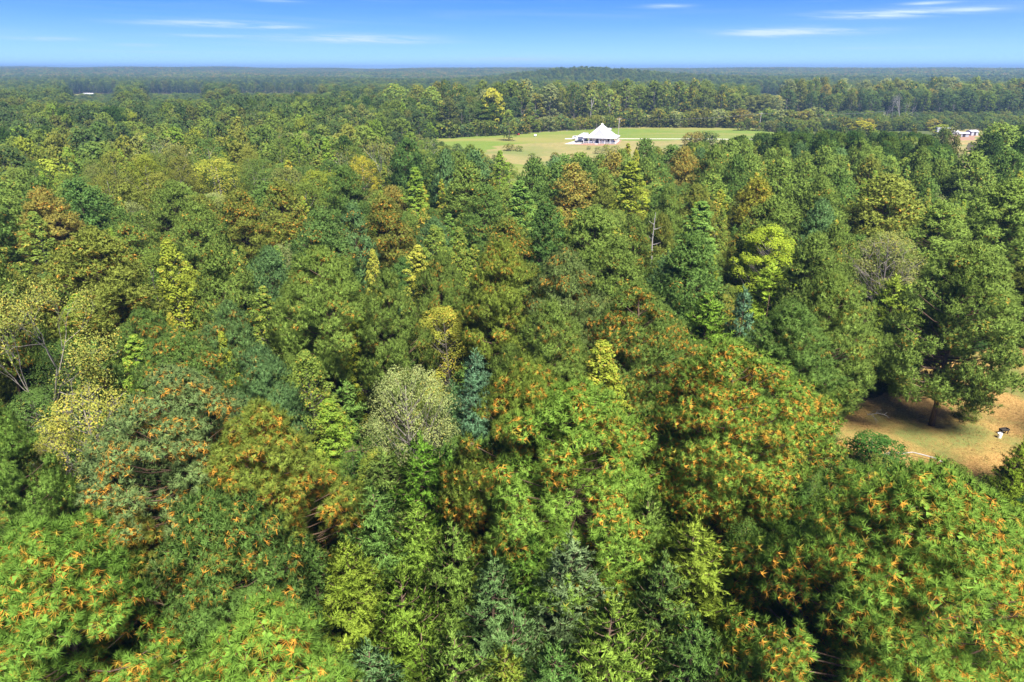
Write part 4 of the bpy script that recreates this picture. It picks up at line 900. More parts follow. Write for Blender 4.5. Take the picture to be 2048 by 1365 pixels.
        w = 'sparse twiggy' if k == 'sparse' else ('wide' if r > 5 else 'rounded')
        lb = uniq(f'{size_word(hh, r, 16, 99).replace("narrow ", "")}{w} {TINTN[tn_]} hardwood', x, y, None, (f'{a}, {b}', b, a))
        L = (BH if d < 75 else BM if d < 190 else BF) if k == 'broad' else SPF
        t0 = T[tn_]; jj_ = rgf.uniform(.62, .92); t1 = (t0[0] * jj_, t0[1] * jj_, t0[2] * jj_)
        plant(rgf.choice(L), 'broad', x, y, hh, r, t1, rgf.choice([.0, .03, .08]), lb, 'hardwoods of the belt', merged=d > 135, name=nm)
    else:
        STUFF['pine' if k == 'pine' else 'broad'].append((x, y, 0, r, hh))
print('counts', cnt, len(ALL))

# ------------------------------------------------------------------ tree line behind the meadow and around the far right scrub
tl_rng = random.Random(5)
# (px range, base py at ends, crown top py, spacing px)
def treeline(px0, px1, by0, by1, ty0, ty1, step, where, palette, tall=1.0, rows=2, kindname='edge_tree'):
    k = 0
    for row in range(rows):
        px = px0 + row * step * .5
        while px < px1:
            f = (px - px0) / (px1 - px0); by = by0 + (by1 - by0) * f - row * 2.3; ty = ty0 + (ty1 - ty0) * f + tl_rng.uniform(-7, 9) - row * 1.5
            g = at(px, by); d = g.length
            dep = g.y * cp + CAM_H * sp_; h = (by - ty) / FPX * d * 1.0; h = max(5, min(27, h * tall))
            tn_ = pick(palette); h *= tl_rng.choice([.72, .85, .95, 1.0, 1.05]); r = tl_rng.uniform(5.2, 8.4)
            lb = uniq(('slim ' if r < 5.8 else 'wide ' if r > 7.4 else '') + f'{TINTN[tn_]} tall hardwood', g.x, g.y, where, (where + (', second row' if row else ', front row'),))
            t0 = T[tn_]; q = tl_rng.uniform(.5, .75)
            plant(tl_rng.choice(BF), 'broad', g.x, g.y, h, r, (t0[0] * q, t0[1] * q, t0[2] * q), tl_rng.choice([.05, .1, .2]), lb, 'tree line behind the meadow and scrub', merged=True, name=kindname)
            cells.add((g.x, g.y, r, h)); px += step * tl_rng.uniform(.8, 1.25); k += 1
PAL_A = [('dark', 6), ('mid', 6), ('olive', 4), ('ygreen', 2), ('grey', 2), ('tan', 1)]
PAL_B = [('mid', 5), ('dark', 5), ('olive', 3), ('tan', 2), ('grey', 3), ('brown', 2)]
treeline(840, 1060, 268, 258, 172, 170, 24, 'behind the meadow tip', PAL_A)
treeline(1050, 1420, 250, 243, 168, 180, 24, 'behind the farmhouse meadow', PAL_A)
treeline(1410, 1560, 241, 238, 188, 196, 26, 'at the far meadow corner', PAL_A)
treeline(1570, 2120, 232, 226, 168, 172, 25, 'beyond the scrub flat', PAL_B, rows=3)
# two pale trunks and golden crowns that stand out
for (px, by, h, r, tn_, lb) in [(1181, 252, 22, 5.5, 'mid', 'edge tree with tall white trunk behind the farmhouse roof'), (1218, 253, 22, 6, 'mid', 'edge tree with forked white trunk behind the utility pole'),
                                (1378, 243, 23, 7, 'gold', 'golden edge tree behind the meadow'), (1440, 240, 18, 4, 'gold', 'small golden tip tree at the meadow corner'),
                                (985, 268, 24, 8, (2.2, 1.55, .8), 'big yellow-orange hardwood at the meadow tip'), (865, 272, 25, 8.5, 'ygreen', 'large yellow-green hardwood with pale forked trunk'),
                                (795, 262, 26, 9, 'ygreen', 'broad yellow-green dome left of the meadow'), (1018, 282, 15, 4, 'ygreen', 'lone yellow-green tree standing on the meadow grass')]:
    g = at(px, by); tc_ = T[tn_] if isinstance(tn_, str) else tn_
    wt = 'white trunk' in lb
    o = plant(BF[int(px) % 5], 'broad', g.x, g.y, h, r, tc_, .15, lb, None, merged=False, name='edge_tree')
    if wt:
        mb = MB(); mb.tube([(0, 0, 0), (.2, 0, 6), (-.2, 0, 11), (.3, 0, 16)], [.42, .36, .30, .2], 6); mb.tube([(-.2, 0, 9), (-1.6, .2, 13), (-2.4, .2, 17)], [.25, .18, .1], 5)
        mb.build('pale_trunk', mDead, o)
for i, (px, by, h) in enumerate([(1783, 248, 21), (1796, 249, 20), (1808, 248, 15), (1770, 250, 13), (1822, 250, 13), (1760, 252, 10), (505, 245, 14), (525, 250, 15), (720, 285, 11)]):
    g = at(px, by); lb = 'cluster of bare dead trunks on the scrub flat' if px > 1000 else 'grey leafless tree among the yellow-green hardwoods'
    pl = DEAD[i % 2]; plant(pl, 'dead', g.x, g.y, h, h * .16, (1, 1, 1), 0, lb, 'bare dead trees', merged=True)
for i, (px, py, h) in enumerate([(1310, 425, 15)]):
    p = at(px, py, h); mb = MB(); t_ = empty('dead_snag', (p.x, p.y, 0)); tag(t_, 'broken pale dead snag beside the tall yellow-green spire', 'tree')
    mb.tube([(0, 0, 0), (.1, 0, 6), (-.05, .1, 11), (.1, 0, 15)], [.15, .12, .08, .03], 7); mb.build('trunk', mDead, t_)
    mb = MB()
    for k in range(9):
        z = 8 + k * .75; a_ = k * 2.1; mb.tube([(0, 0, z), (math.cos(a_) * .5, math.sin(a_) * .5, z + .1), (math.cos(a_) * (.9 + .1 * k % .4), math.sin(a_) * .9, z + .35)], [.05, .03, .012], 4)
    mb.build('branch_stubs', mDead, t_)

# bushes along the meadow edge and on the scrub flat
bn = 0
def bushes(px0, px1, by0, by1, step, hlo, hhi, where, pal, thick=1, dpy=3, bulk=None):
    for row in range(thick):
        px = px0
        while px < px1:
            f = (px - px0) / (px1 - px0); g = at(px, by0 + (by1 - by0) * f - row * dpy + tl_rng.uniform(-.8, .8)); tn_ = pick(pal)
            if inpoly(g.x, g.y, mead_w) and row == 0 and 'in front' not in where: pass
            h = tl_rng.uniform(hlo, hhi); r = h * tl_rng.uniform(.55, .8); t0 = T[tn_]; q = tl_rng.uniform(.45, .75); lb = '' if bulk is not None else uniq(('small ' if h < (hlo + hhi) * .42 else 'big ' if h > (hlo + hhi) * .58 else '') + f'{TINTN[tn_]} bush', g.x, g.y, where, (where,))
            if bulk is not None: bulk.append((g.x, g.y, 0, r / 3.0, h / 5)); px += step * tl_rng.uniform(.7, 1.3); continue
            plant(tl_rng.choice(SF), 'shrub', g.x, g.y, h, r, (t0[0] * q, t0[1] * q, t0[2] * q), .12, lb, 'bushes around the meadow and scrub flat', merged=True); px += step * tl_rng.uniform(.7, 1.3)
PB = [('dark', 4), ('mid', 4), ('olive', 4), ('ygreen', 2), ('brown', 1), ('grey', 2), ('soft', 1)]
SCRUB = []
bushes(870, 1060, 277, 267, 13, 5, 9, 'along the hedge at the meadow tip', PB, 2)
bushes(1060, 1260, 265, 255, 12, 5.5, 9, 'in the hedge behind the farmhouse', PB, 2)
bushes(1250, 1640, 254, 257, 12, 5, 12, 'in the long hedge behind the meadow', PB, 2)
bushes(1480, 1880, 262, 262, 17, 4, 8, 'on the near edge of the scrub flat', PB, 1)
bushes(1540, 2100, 264, 260, 15, 3.5, 7, 'scattered over the scrub flat', [('olive', 3), ('grey', 3), ('tan', 1), ('mid', 3), ('dark', 1)], 9, 3.0, bulk=SCRUB)
for k in range(14):
    px = tl_rng.uniform(985, 1300); by = tl_rng.uniform(299, 335) ; g = at(px, by); h = tl_rng.uniform(1.2, 3.6); tn_ = pick([('tan', 4), ('brown', 2), ('ygreen', 3), ('yell', 2), ('olive', 3), ('grey', 2)]); t0 = T[tn_]; q = tl_rng.uniform(.45, .8)
    lb = f'{TINTN[tn_]} {"low" if h < 2.2 else "waist-high" if h < 2.8 else "bigger"} weedy bush on the dry grass ' + ('below the farmhouse' if px > 1130 else 'in front of the lone yellow-green tree')
    plant(tl_rng.choice(SF), 'shrub', g.x, g.y, h, h * tl_rng.uniform(.6, 1.1), (t0[0] * q, t0[1] * q, t0[2] * q), .12, lb, 'weedy bushes on the dry grass', merged=True)
bushes(1380, 1430, 292, 290, 14, 6, 8, 'poking above the pines at the meadow edge', [('dark', 2), ('brown', 1)], 1)
for (px, by, h, r, tn_, lb) in [(1720, 268, 7, 7, 'gold', 'golden round tree on the edge of the scrub flat'), (1880, 272, 6, 5.5, 'yell', 'yellow thicket tree beside the white trailer')]:
    g = at(px, by); plant(BF[2], 'broad', g.x, g.y, h, r, T[tn_], .1, lb, None, merged=True, name='autumn_tree')

# ------------------------------------------------------------------ instanced mass: remainder of the forest out to the horizon
def stuff_field(name, label, protos, pts, leafmat, crown_only=False):
    """pts rows: x y z sx sz ; geometry nodes instances over one points mesh"""
    col = bpy.data.collections.new(name + '_sources')
    for i, p in enumerate(protos):
        me = p.copy(); 
        for s in range(len(me.materials)):
            if me.materials[s] in (mLeaf, mPine, mCedar): me.materials[s] = leafmat
        o = bpy.data.objects.new(name + '_source', me); col.objects.link(o)
    P = np.array(pts, float); me = bpy.data.meshes.new(name); me.vertices.add(len(P)); me.vertices.foreach_set('co', P[:, :3].astype(np.float32).ravel())
    a = me.attributes.new('scl', 'FLOAT_VECTOR', 'POINT'); a.data.foreach_set('vector', np.stack([P[:, 3], P[:, 3], P[:, 4]], 1).astype(np.float32).ravel())
    rr_ = np.random.default_rng(len(P)); b = me.attributes.new('rz', 'FLOAT', 'POINT'); b.data.foreach_set('value', rr_.uniform(0, 6.28, len(P)).astype(np.float32))
    c = me.attributes.new('idx', 'INT', 'POINT'); c.data.foreach_set('value', rr_.integers(0, len(protos), len(P)).astype(np.int32))
    o = link(name, me); tag(o, label, None, None, 'stuff')
    ng = bpy.data.node_groups.new(name, 'GeometryNodeTree'); ng.interface.new_socket('Geometry', in_out='INPUT', socket_type='NodeSocketGeometry'); ng.interface.new_socket('Geometry', in_out='OUTPUT', socket_type='NodeSocketGeometry')
    gi = ng.nodes.new('NodeGroupInput'); go = ng.nodes.new('NodeGroupOutput'); ip = ng.nodes.new('GeometryNodeInstanceOnPoints'); ci = ng.nodes.new('GeometryNodeCollectionInfo')
    ci.inputs['Collection'].default_value = col; ci.inputs['Separate Children'].default_value = True; ci.inputs['Reset Children'].default_value = True
    def attr(nm, dt):
        n = ng.nodes.new('GeometryNodeInputNamedAttribute'); n.data_type = dt; n.inputs[0].default_value = nm; return n.outputs[0]
    cx = ng.nodes.new('ShaderNodeCombineXYZ'); ng.links.new(attr('rz', 'FLOAT'), cx.inputs[2])
    ip.inputs['Pick Instance'].default_value = True
    ng.links.new(gi.outputs[0], ip.inputs['Points']); ng.links.new(ci.outputs[0], ip.inputs['Instance']); ng.links.new(attr('idx', 'INT'), ip.inputs['Instance Index'])
    ng.links.new(cx.outputs[0], ip.inputs['Rotation']); ng.links.new(attr('scl', 'FLOAT_VECTOR'), ip.inputs['Scale']); ng.links.new(ip.outputs[0], go.inputs[0])
    md = o.modifiers.new('instances', 'NODES'); md.node_group = ng
    return o
stuff_field('scrub_brush', 'low scrub bushes covering the flat beyond the pines', [p.joined() for p in SF], SCRUB, mFarLeaf)
PF_J = [p.joined() for p in PF]; BF_J = [p.joined() for p in BF]; BM_J = [p.joined() for p in BM]
stuff_field('pine_stand_remainder', 'mass of further pines packed behind the individually seen ones', PF_J, [(x, y, z, r / 4.5, h / 18) for x, y, z, r, h in STUFF['pine']], mFarPine)
rest = [(x, y, z, r / 5.5, h / 18) for x, y, z, r, h in STUFF['broad']]
rs = random.Random(9)
# belt from 470 m to 1300 m: crowns one by one
mid = []
for _ in range(52000):
    y = 250 + (rs.random() ** .8) * 1600; x = rs.uniform(-.84, .84) * (y + 40)
    d = math.hypot(x, y); u, v = proj(x, y, 0)
    if in_open(x, y): continue
    if y < 470 and u < 1450: continue
    if y < 545 and u >= 1450: continue
    if 470 <= y < 560 and 900 < u < 1600: continue
    r = rs.uniform(4.6, 7.4); h = rs.uniform(15, 21); z = float(terrain(x, y))
    # leave sight lines to the pale far fields
    if 440 < y < 1100:
        uu, vv = proj(x, y, z + h)
        blocked = False
        for P in FIELDS:
            fu = [proj(p[0], p[1], 0) for p in P]
            if min(f[0] for f in fu) < uu < max(f[0] for f in fu) and vv < max(f[1] for f in fu) - 2 and y < max(p[1] for p in P): blocked = True
        if blocked:
            if y > 620 or True: h *= .45; uu, vv = proj(x, y, z + h)
            if vv < 186: continue
    if cells.hit(x, y, r, .62): continue
    cells.add((x, y, r, h)); mid.append((x, y, z, r / 5.5, h / 18))
BFF = [Proto(gen_broad(880 + i, 18, [5.0, 6.0, 4.4][i], .24, 'round', 22, 18, 1.3, far=True, clr=.32), mGrey).joined() for i in range(3)]
stuff_field('distant_hardwoods', 'distant hardwood forest in hazy greens and ochres toward the hill', BF_J, rest + mid, mFarLeaf)
print('mid', len(mid), len(rest))
# 1.3 km to 6 km: canopy patches, each a group of low crowns
def patch(seed, n=46, size=46):
    rg = np.random.default_rng(seed); C = []; Q = []; tn2 = []; al = []; FN = []
    for i in range(n):
        c = rg.uniform(-size / 2, size / 2, 2); r = rg.uniform(4, 7); h = rg.uniform(14, 20); m_ = 42
        off = unit(rg.normal(size=(m_, 3))); off[:, 2] = np.abs(off[:, 2]); pos = np.array([c[0], c[1], h - 6]) + off * np.array([r, r, 6]) * rg.uniform(.8, 1.05, (m_, 1))
        nrm = unit(off + rg.normal(0, .35, (m_, 3)) + np.array([0, 0, .2])); Q.append(leaf_quads(pos, nrm, rg.uniform(2.0, 3.4, m_), rg, asp=.8)); t_ = rg.uniform(0, 1); tn2 += list(np.clip(t_ + rg.uniform(-.15, .15, m_), 0, 1)); al += [rg.uniform(0, 1)] * m_; FN.append(unit(off + nrm * .3))
        # side curtain
        m2 = 12; aa = rg.uniform(0, 6.28, m2); pos = np.stack([c[0] + r * .8 * np.cos(aa), c[1] + r * .8 * np.sin(aa), rg.uniform(1, h - 6, m2)], 1); nrm = unit(np.stack([np.cos(aa), np.sin(aa), 0 * aa], 1) + rg.normal(0, .3, (m2, 3)))
        Q.append(leaf_quads(pos, nrm, rg.uniform(2.5, 4, m2), rg, asp=.8)); tn2 += [t_] * m2; al += [0.] * m2; FN.append(nrm)
    return crown_mesh('canopy_patch', None, tn2, al, mLeaf, quad_v=np.concatenate(Q), fn=np.concatenate(FN))
PT = [patch(900 + i) for i in range(5)]
far = []
for _ in range(40000):
    y = 1760 + (rs.random() ** .66) * 4200; x = rs.uniform(-.86, .86) * (y + 60)
    if any(inpoly(x, y, P) for P in FIELDS): continue
    q = 1 + (y - 1250) / 3500
    if cells.hit(x, y, 5.5, 1.0): continue
    # ragged clearings far out
    if math.sin(x / 210 + 1) * math.sin(y / 190 + x / 700) > .93 and y < 3800: continue
    cells.add((x, y, 16 * q if q < 1.0 else 14, 1)); far.append((x, y, float(terrain(x, y)) - 1, q, 1 * rs.uniform(.9, 1.12)))
stuff_field('horizon_forest', 'blue hazy forest reaching to the horizon ridge', PT, far, mFarLeaf)
print('far', len(far))

# undergrowth on the forest floor
ug = []
for _ in range(9000):
    y = 12 + (rs.random() ** .8) * 130; x = rs.uniform(-.9, .9) * (y + 12)
    if in_open(x, y) and rs.random() > .004: continue
    s_ = rs.uniform(.35, 1.0) * (1.25 if y < 60 else 1); ug.append((x, y, -.15, s_, s_ * rs.uniform(.4, .9)))
SH_J = [p.joined() for p in SH]
stuff_field('undergrowth', 'leafy undergrowth covering the forest floor', SH_J, ug, mScrub)

# low straw tussocks and weeds on the clearing
rg = np.random.default_rng(42); TVs = []; cnt_ = 0
while cnt_ < 9000:
    px, py = rg.uniform(1640, 2200), rg.uniform(690, 1010); g = at(px, py)
    if not inpoly(g.x, g.y, clear_w): continue
    m_ = 5; b = np.array([g.x, g.y, .0]) + rg.normal(0, .12, (m_, 3)) * [1, 1, 0]; d = unit(rg.normal(0, .7, (m_, 3)) * [1, 1, .2] + [0, 0, .55])
    TVs.append(tris_from_dirs(b, d, rg.uniform(.08, .26, m_), np.full(m_, .03), rg)); cnt_ += 1
TV = np.concatenate(TVs); nT = len(TV) // 3
mStrawBlade = leaf_mat('straw_blades', (.18, .10, .04), (.36, .23, .09), (.09, .14, .03), trans=.2)
o = link('straw_tussocks', crown_mesh('straw_tussocks', TV, rg.uniform(0, 1, nT), np.repeat(rg.uniform(0, 1, nT // 5), 5), mStrawBlade, fn=np.tile([0., 0., 1.], (nT, 1)))); o.color = (1, 1, 1, .18)
tag(o, 'thin straw and weeds over the clearing', None, None, 'stuff')

# ------------------------------------------------------------------ farmhouse
mWhiteRoof = mat('white_metal_roof', (.36, .37, .39), (.42, .42, .44), 2, rough=.5, spec=.3)
mWall = mat('white_siding', (.74, .74, .72), (.80, .80, .78), 4, stretch=(.2, .2, 6))
mGlass = mat('window_glass', (.03, .04, .05), rough=.08, spec=.6)
mTrim = mat('white_trim', (.80, .80, .79))
mDoor = mat('dark_door', (.05, .04, .04))
mBrick = mat('brick_foundation', (.30, .16, .11), (.42, .26, .19), 3)
mDeck = mat('porch_floor', (.42, .40, .37), (.50, .48, .44), 2)
hc = at(1203, 286.0); HR = R(-15)
H = empty('farmhouse', (hc.x, hc.y, 0), HR); tag(H, 'white farmhouse with steep white metal hip roof and wraparound porch on the meadow', 'house')
hw, hd_ = 5.6, 5.6; pr_ = 2.4   # half core, porch depth
MB().box((0, 0, 1.75), (2 * hw, 2 * hd_, 2.9)).build('wall', mWall, H)
MB().box((0, 0, .15), (2 * (hw + pr_), 2 * (hd_ + pr_), .30)).build('foundation', mBrick, H)
MB().box((0, 0, .325), (2 * (hw + pr_) - .1, 2 * (hd_ + pr_) - .1, .05)).build('porch_floor', mDeck, H)
def frustum(b0, b1, z0, z1, th=.14, cx=0, cy=0):
    mb = MB(); V = []
    for (b, z) in ((b0, z0), (b1, z1)):
        for (sx, sy) in ((-1, -1), (1, -1), (1, 1), (-1, 1)): V.append((cx + sx * b, cy + sy * b, z))
    for (b, z) in ((b0, z0 - th), (b1, z1 - th)):
        for (sx, sy) in ((-1, -1), (1, -1), (1, 1), (-1, 1)): V.append((cx + sx * b, cy + sy * b, z))
    F = []
    for i in range(4):
        j = (i + 1) % 4; F += [(i, j, 4 + j, 4 + i), (8 + j, 8 + i, 12 + i, 12 + j), (j, i, 8 + i, 8 + j)]
    return mb.add(V, F)
EZ = 2.95; KZ = 3.85
frustum(hw + pr_ + .35, hw + .1, EZ, KZ).build('porch_roof', mWhiteRoof, H)
rf = frustum(hw + .35, .25, KZ + .02, 8.9).build('roof', mWhiteRoof, H)
MB().box((0, 0, 8.95), (.9, .9, .4)).box((0, 0, 9.28), (.7, .7, .26), top=.5).build('cupola', mTrim, rf)
ribs = MB()
for side in range(4):
    ca, sa = math.cos(side * math.pi / 2), math.sin(side * math.pi / 2)
    for k in range(-9, 10):
        y0 = k * .6; s_top = max(0.25, abs(y0)); zt_ = 8.9 - (8.9 - KZ) * (s_top - .25) / (hw + .1)
        if abs(y0) > hw: continue
        P0 = (hw + .35, y0, KZ + .05); P1 = (s_top, y0, zt_ + .03)
        ribs.tube([(p[0] * ca - p[1] * sa, p[0] * sa + p[1] * ca, p[2]) for p in (P0, P1)], .025, 4)
ribs.build('roof_seams', mWhiteRoof, rf)
dm = MB(); dm.box((3.6, -1.0, 5.5), (1.6, 2.0, 2.0)).build('dormer', mWall, H)
MB().add([(2.2, -2.2, 6.45), (4.7, -2.2, 6.45), (4.7, .2, 6.45), (2.2, .2, 6.45), (1.6, -1, 7.25), (4.7, -1, 7.25)], [(0, 1, 5, 4), (2, 3, 4, 5), (1, 2, 5), (0, 3, 2, 1)]).build('dormer_roof', mWhiteRoof, H)
# front gable
MB().add([(-.6, -3.4, 7.2), (-3.6, -5.9, 4.1), (2.4, -5.9, 4.1), (-.6, -5.9, 7.0)], [(0, 3, 1), (0, 2, 3), (1, 3, 2)]).build('gable_roof', mWhiteRoof, H)
post = MB().box((0, 0, 1.6), (.16, .16, 2.55)).mesh('post', mTrim)
e = hw + pr_ - .1
for k in range(7):
    q = -e + 2 * e * k / 6
    for (x, y) in ((q, -e), (e, q)):
        if (x, y) == (e, -e) and q == -e: continue
        if k == 0 and x == e: continue
        link('post', post, H, (x, y, 0))
    if 0 < k < 6: link('post', post, H, (-e, q, 0))
wf = MB().box((0, 0, 0), (1.1, .10, 1.55)).mesh('window', mTrim); wg = MB().box((0, -.06, .37), (.86, .04, .6)).mesh('pane', mGlass); wg2 = MB().box((0, -.06, -.37), (.86, .04, .6)).mesh('pane', mGlass)
def window(x, y, z, rz):
    w = link('window', wf, H, (x, y, z), (0, 0, rz)); link('pane', wg, w); link('pane', wg2, w)
for x in (-4.5, -2.9, -.2, 2.2): window(x, -hw - .02, 1.95, 0)
for y in (-3.6, -1.2, 3.4): window(hw + .02, y, 1.95, math.pi / 2)
for y in (-3, 3): window(-hw - .02, y, 1.95, -math.pi / 2)
for (x, y, rz) in ((-1.4, -hw - .03, 0), (4.2, -hw - .03, 0), (hw + .03, 1.2, math.pi / 2)):
    dr = MB().box((0, 0, 1.35), (1.0, .1, 2.1)).build('door', mDoor, H, (x, y, 0), (0, 0, rz)); MB().box((.38, -.1, 1.3), (.06, .08, .2)).build('handle', mTrim, dr)
rail = MB()
for k in range(6):
    x0 = -e + 2 * e * k / 6; x1 = x0 + 2 * e / 6
    if k == 2: continue
    rail.box(((x0 + x1) / 2, -e, 1.15), (x1 - x0 - .16, .06, .08))
    for q in range(9): rail.box((x0 + .3 + q * (x1 - x0 - .4) / 8.5, -e, .73), (.04, .04, .76))
rail.build('porch_railing', mTrim, H)
for k in range(3): MB().box((-e + 2 * e * 2.5 / 6, -e - .45 - .28 * k, .25 - .08 * k), (1.6, .3, .10)).build('step', mDeck, H)
# carport wing
MB().box((-10.2, 2.6, 1.55), (4.2, 6.0, 2.5)).build('garage_wall', mWall, H)
MB().add([(-12.9, -1.2, 2.75), (-7.6, -1.2, 2.75), (-7.6, 6.3, 2.75), (-12.9, 6.3, 2.75), (-10.2, .6, 4.4), (-7.2, 2.6, 4.4), (-10.2, 4.6, 4.4)],
         [(0, 1, 5, 4), (2, 3, 6, 5), (3, 0, 4, 6), (1, 2, 5), (4, 5, 6), (0, 3, 2, 1)]).build('garage_roof', mWhiteRoof, H)
MB().box((-10.2, -.44, 1.4), (2.8, .08, 2.1)).build('garage_door', mTrim, H)
# porch furniture
mFurn = mat('dark_furniture', (.04, .035, .03)); mFurn2 = mat('red_cushion', (.35, .06, .05))
def porch_chair(x, y, cm, lb):
    p = Vector((x, y, 0)); p.rotate(__import__('mathutils').Euler((0, 0, HR))); t = empty('porch_chair', (hc.x + p.x, hc.y + p.y, .35), HR); tag(t, lb, 'chair')
    MB().box((0, 0, .42), (.62, .6, .08)).build('seat', cm, t); MB().box((0, .28, .78), (.62, .07, .66)).build('backrest', cm, t)
    lg = MB().box((0, 0, .2), (.06, .06, .4)).mesh('leg', mFurn)
    for sx in (-.27, .27):
        for sy in (-.25, .25): link('leg', lg, t, (sx, sy, 0))
porch_chair(3.2, -7.0, mFurn, 'black chair on the farmhouse porch by the corner'); porch_chair(.6, -7.0, mFurn2, 'reddish chair in the middle of the farmhouse porch'); porch_chair(-3.6, -7.0, mFurn, 'dark chair near the porch end beside the parked black pickup')

# ------------------------------------------------------------------ vehicles
mBlack = mat('black_car_paint', (.02, .022, .028), rough=.3, spec=.5); mWhiteP = mat('white_car_paint', (.72, .72, .72), rough=.35, spec=.5); mTyre = mat('tyre_rubber', (.02, .02, .02)); mRim = mat('alloy', (.45, .45, .46), rough=.35, metal=.8)
mLamp = mat('lamp_lens', (.55, .52, .45), rough=.2); mRed = mat('tail_lens', (.4, .03, .02), rough=.3)
def side_profile(mb, P, w0, w1, zs):
    """extrude a side outline (x,z) across the width, tucking in above the waist"""
    n = len(P); V = []
    for s in (-1, 1):
        for (x, z) in P: V.append((x, s * (w0 if z < zs else w1) / 2, z))
    return mb.add(V, [tuple(range(n)), tuple(range(2 * n - 1, n - 1, -1))] + [(i, n + i, n + (i + 1) % n, (i + 1) % n) for i in range(n)])
def vehicle(name, loc, rz, paint, pick_, lb):
    t = empty(name, loc, rz); tag(t, lb, 'pickup truck' if pick_ else 'suv'); mb = MB()
    L_ = 5.6 if pick_ else 4.7
    if pick_: body = [(-2.8, .5), (-2.8, 1.15), (-.9, 1.18), (-.9, 1.2), (1.2, 1.2), (2.6, 1.05), (2.8, .9), (2.8, .45), (2.2, .4), (-2.2, .4)]
    else: body = [(-2.3, .5), (-2.35, 1.1), (-2.2, 1.2), (1.0, 1.15), (2.1, 1.0), (2.35, .85), (2.35, .45), (1.9, .38), (-1.9, .38)]
    side_profile(mb, body, 1.9, 1.86, 1.0).build('body', paint, t)
    cab = [(-.85, 1.19), (-.75, 1.80), (.55, 1.82), (1.25, 1.19)] if pick_ else [(-2.2, 1.16), (-1.95, 1.72), (.2, 1.76), (1.05, 1.14)]
    mb = MB(); side_profile(mb, cab, 1.7, 1.48, 1.5); cb_ = mb.build('cabin', paint, t)
    for s in (-1, 1):
        g = MB(); x0, x1 = (-.68, .85) if pick_ else (-1.95, .65); zt_ = 1.70
        g.add([(x0, s * .868, 1.26), (x1 + .12, s * .868, 1.26), (x1 - .35, s * .768, zt_), (x0 + .05, s * .768, zt_)], [(0, 1, 2, 3)] if s < 0 else [(3, 2, 1, 0)]).build('window', mGlass, cb_)
    g = MB(); xa, xb = (1.18, .62) if pick_ else (.98, .27); g.add([(xa + .02, -.74, 1.26), (xa + .02, .74, 1.26), (xb + .03, .66, 1.74), (xb + .03, -.66, 1.74)], [(0, 1, 2, 3)]).build('windshield', mGlass, cb_)
    if pick_: MB().box((-1.85, 0, 1.19), (1.7, 1.55, .03)).build('bed_liner', mTyre, t)
    wh = MB(); wh.tube([(0, -.12, 0), (0, .12, 0)], .38, 16); wm = wh.mesh('wheel', mTyre); rm = MB().tube([(0, -.13, 0), (0, .13, 0)], .22, 10).mesh('rim', mRim)
    for sx in (-1, 1):
        for sy in (-1, 1):
            w = link('wheel', wm, t, (sx * (1.75 if pick_ else 1.4), sy * .84, .38)); link('rim', rm, w)
    for sy in (-1, 1):
        MB().box((L_ / 2 - .02, sy * .7, .82), (.08, .32, .18)).build('headlight', mLamp, t); MB().box((-L_ / 2 + .02, sy * .8, .9), (.08, .18, .3)).build('tail_light', mRed, t)
    MB().box((L_ / 2, 0, .52), (.12, 1.7, .16)).build('bumper', mRim if pick_ else paint, t)
g = at(1160, 286.3); vehicle('pickup_truck', (g.x, g.y, .02), R(172), mBlack, True, 'black pickup parked on the concrete drive beside the farmhouse')
g = at(1153.5, 279.2); vehicle('parked_car', (g.x, g.y, .02), R(10), mWhiteP, False, 'white car parked behind the black pickup on the drive')

# utility poles and wires
mPole = mat('weathered_pole', (.30, .27, .22), (.42, .39, .33), 2, stretch=(1, 1, .2)); mWire = mat('wire', (.12, .12, .12))
def upole(px, by, h, lb, tr):
    g = at(px, by); t = empty('utility_pole', (g.x, g.y, 0)); tag(t, lb, 'utility pole')
    MB().tube([(0, 0, 0), (0, 0, h)], [.20, .13], 8).build('pole', mPole, t); MB().box((0, 0, h - .7), (2.0, .12, .12)).build('crossarm', mPole, t)
    ins = MB().tube([(0, 0, 0), (0, 0, .22)], .06, 6).mesh('insulator', mTrim)
    for s in (-.9, 0, .9): link('insulator', ins, t, (s, 0, h - .64))
    if tr: MB().tube([(.32, -.1, h - 2.6), (.32, -.1, h - 1.6)], .24, 10).build('transformer', mRim, t)
    return Vector((g.x, g.y, h - .42))
A = upole(1236.5, 275.5, 10.2, 'utility pole with transformer beside the farmhouse', True)
B = upole(1518, 262, 10.5, 'utility pole at the far meadow corner by the hedge', False)
Cc = B + Vector((95, 30, 0))
for (P, Q, lb) in ((A, B, 'sagging power line across the meadow between the two utility poles'), (B, Cc, 'power line leaving the meadow corner pole over the scrub flat')):
    t = empty('power_line', P); tag(t, lb, 'power line')
    for s in (-.9, 0, .9):
        pts = [((Q - P) * (k / 12)) + Vector((s, 0, -4 * 1.6 * (k / 12) * (1 - k / 12))) for k in range(13)]
        MB().tube(pts, .022, 4).build('wire', mWire, t)
# fence posts along the meadow far edge
fpm = MB().box((0, 0, .6), (.14, .14, 1.2)).mesh('post', mPole)
t = empty('pasture_fence', (0, 0, 0)); tag(t, 'low wooden post and wire fence along the far edge of the meadow', 'fence')
fp = [at(900 + 18 * k, np.interp(900 + 18 * k, [900, 1040, 1220, 1320, 1420, 1620], [276.5, 269, 258.5, 255, 254.5, 264])) for k in range(40)]
for p in fp: link('post', fpm, t, (p.x, p.y, 0))
for z in (.5, .9): MB().tube([(p.x, p.y, z) for p in fp], .015, 3).build('wire', mWire, t)
